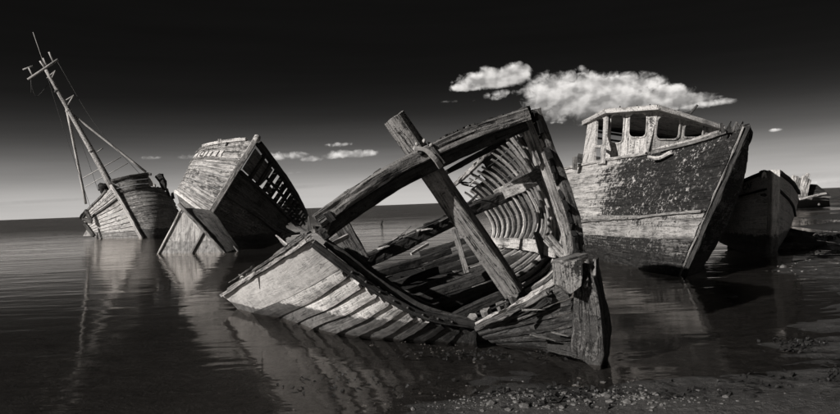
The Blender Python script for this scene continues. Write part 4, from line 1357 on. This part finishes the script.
def build_far_wreck():
    th = Thing('distant_wreck', 'far off wreck of upright bare frames and a dark hull on the right shore', 'shipwreck', tuple(G(812, 207)))
    Y = 52
    for k, (x0, x1, y1) in enumerate([(790, 788, 178), (793, 791, 180), (795, 797, 177), (797, 801, 179), (799, 804, 176.5), (801, 808, 174), (803, 805, 183), (788, 786, 181), (792, 794, 176), (800, 803, 181), (796, 798, 183), (805, 809, 180)]):
        beam('rib', [P(x0, 198, Y), P((x0 + x1) / 2 - .5, (198 + y1) / 2, Y), P(x1, y1, Y + .3)], .28, .24, M['pale' if k % 3 else 'grey'], th, up=(0, 1, 0), seg=8, rough=.04)
    A = [P(x, y, Y + .8) for x, y in ((798, 194), (803, 186.5), (810, 184), (817, 184.5), (824, 190), (829, 194))]
    B = [P(x, y, Y + .2) for x, y in ((798, 199), (805, 198), (812, 198), (818, 198), (824, 197.5), (830, 196))]
    for k in range(4):
        f0, f1 = k / 4, (k + 1) / 4 + .03
        strip('hull_plank', [a * (1 - f0) + b * f0 for a, b in zip(A, B)], [a * (1 - f1) + b * f1 for a, b in zip(A, B)], .1, V(0, -1, .3), M['dark'], th, nv=1, edge=.0, lap=.05)
    A = [P(x, y, Y - .5) for x, y in ((784, 199), (796, 198.5), (810, 198), (822, 197.5), (829, 198))]
    B = [P(x, y, Y + .9) for x, y in ((786, 208), (797, 208), (810, 207.5), (822, 207), (830, 206))]
    for k in range(3):
        f0, f1 = k / 3, (k + 1) / 3 + .03
        strip('hull_plank', [a * (1 - f0) + b * f0 for a, b in zip(A, B)], [a * (1 - f1) + b * f1 for a, b in zip(A, B)], .12, V(0, -1, -.2), M['ink'], th, nv=1, edge=.0, lap=.04)  # black colour stands in for shade under the overhanging hull
    beam('gunwale_rail', [p + V(0, -.1, .05) for p in A], .2, .16, M['grey'], th, seg=14, rough=.05)
    beam('fallen_spar', [P(800, 199, Y - 1), P(826, 193, Y - .7)], .16, .14, M['pale'], th, seg=8, rough=.04)
    beam('fallen_spar', [P(795, 196, Y - .6), P(812, 199, Y - 1)], .16, .14, M['grey'], th, seg=8, rough=.04)
    lump('pale_float', P(819, 204.5, Y - 1.3), .12, M['stone'], th, sub=1)
    strip('deck', [a + V(0, 0, -.1) for a in A], [a + V(0, 2.5, -.1) for a in A], .1, V(0, 0, 1), M['mid'], th, nv=1)


build_wheelhouse_boat()
build_small_bow()
build_heeled_bow()
build_bow_fragment()
build_mast_boat()
build_far_wreck()


# ------------------------------------------------------------------ small things on the shore
def build_small():
    # mooring stake far out
    o = beam('mooring_stake', [G(380, 224) + V(0, 0, -.3), P(382.5, 220, G(380, 224)[1])], .16, .16, M['dark'], None, up=(0, 1, 0), seg=6, rough=.03)
    tag(o, 'lone dark mooring stake leaning out on the open water', 'stake')
    # rocks and weed by the small grey boat
    rk = [(757, 240, .5, .3), (748, 247, .45, .2), (778, 242, .55, .25), (790, 240, .6, .28), (775, 250, .35, .14), (800, 246, .5, .18), (786, 249, .4, .14)]
    nm = ['weedy dark rock left of the small grey stem', 'low dark rock in shadow by the water edge', 'dark rock just right of the small grey stem',
          'largest dark rock right of the small grey boat', 'small dark stone under the small grey stem', 'outermost dark rock on the right sand', 'flat dark rock below the largest one']
    for (x, y, r, h), lb in zip(rk, nm):
        c = G(x, y)
        o = lump('rock', c + V(0, 0, h * .2), r, M['rock'], None, sub=3, sq=(1.2, .9, h / r), amp=.6)
        tag(o, lb, 'rock', 'rocks by the small grey boat')
    o = lump('pale_stone', G(768, 257), .11, M['stone'], None, sub=2, sq=(1.5, 1, .6))
    tag(o, 'small pale stone at the foot of the grey stem', 'stone')
    o = lump('pale_stone', G(732, 297), .06, M['rock'], None, sub=2, sq=(1.3, 1, .6))
    tag(o, 'lone dim grey stone in the shaded water right of centre', 'stone')
    # shingle: clusters
    rr = random.Random(3)
    cl = [(520, 400, 90, 16, 150), (595, 397, 60, 14, 170), (540, 404, 160, 12, 160), (470, 402, 34, 9, 35), (455, 352, 60, 7, 70), (550, 352, 20, 6, 20), (625, 402, 30, 8, 60), (360, 405, 70, 6, 25), (690, 408, 60, 5, 40),
          (800, 262, 40, 14, 60), (430, 345, 30, 4, 20)]
    verts, faces = [], []
    bm = bmesh.new()
    bmesh.ops.create_icosphere(bm, subdivisions=1, radius=1.0)
    bv = [np.array(v.co) for v in bm.verts]
    bf = [tuple(v.index for v in f.verts) for f in bm.faces]
    bm.free()
    for cx, cy, sx, sy, n in cl:
        for _ in range(n):
            px, py = rr.gauss(cx, sx * .55), min(rr.gauss(cy, sy * .55), 420)
            if py < 325 and px < 760:
                continue
            g = G(px, py)
            r = abs(rr.gauss(0, 1)) ** 1.5 * .0065 + .0035
            if py < 300:
                r *= 2.2
            z = max(bed(g[0], g[1]), -.02) + r * .1
            sq = np.array([rr.uniform(.8, 1.7), rr.uniform(.7, 1.2), rr.uniform(.4, .8)]) * r
            a = rr.uniform(0, 6.28)
            c, s = math.cos(a), math.sin(a)
            b = len(verts)
            for v in bv:
                q = v * sq * rr.uniform(.8, 1.15)
                verts.append((g[0] + q[0] * c - q[1] * s, g[1] + q[0] * s + q[1] * c, z + q[2]))
            faces.extend(tuple(i + b for i in f) for f in bf)
    o = mesh('shingle', verts, faces, M['stone'])
    tag(o, 'scattered pale pebbles and shells on the wet sand', 'pebbles', kind='stuff')
    # seaweed
    verts, faces = [], []
    ws = [(560, 398, 90, 12, 160), (470, 355, 80, 8, 90), (690, 395, 60, 14, 60), (800, 345, 26, 6, 150), (835, 380, 14, 14, 60), (350, 385, 120, 14, 40), (785, 246, 26, 5, 260), (825, 236, 20, 5, 120), (752, 244, 14, 6, 90), (770, 384, 50, 12, 40), (820, 222, 26, 3, 90)]
    for cx, cy, sx, sy, n in ws:
        for _ in range(n):
            px, py = rr.gauss(cx, sx * .5), min(rr.gauss(cy, sy * .5), 425)
            if py < 215:
                continue
            g = G(px, py)
            z = max(bed(g[0], g[1]), -.004) + .004
            L = rr.uniform(.03, .10) * (2.0 if py < 260 else 1)
            a = rr.uniform(0, 6.28)
            w = L * .16
            h = rr.uniform(.004, .03) * (2.5 if py < 260 else 1)
            c, s = math.cos(a), math.sin(a)
            b = len(verts)
            for f, hw, hh in ((0, 1, 0), (.35, 1.2, 1), (.7, .9, .6), (1, .2, .1)):
                bx, by = g[0] + c * L * f, g[1] + s * L * f
                verts.append((bx - s * w * hw, by + c * w * hw, z + h * hh))
                verts.append((bx + s * w * hw, by - c * w * hw, z + h * hh * .7))
            for i in range(3):
                faces.append((b + 2 * i, b + 2 * i + 1, b + 2 * i + 3, b + 2 * i + 2))
    o = mesh('seaweed', verts, faces, M['weed'])
    tag(o, 'scraps of dark seaweed strewn over the shallows', 'seaweed', kind='stuff')


build_small()
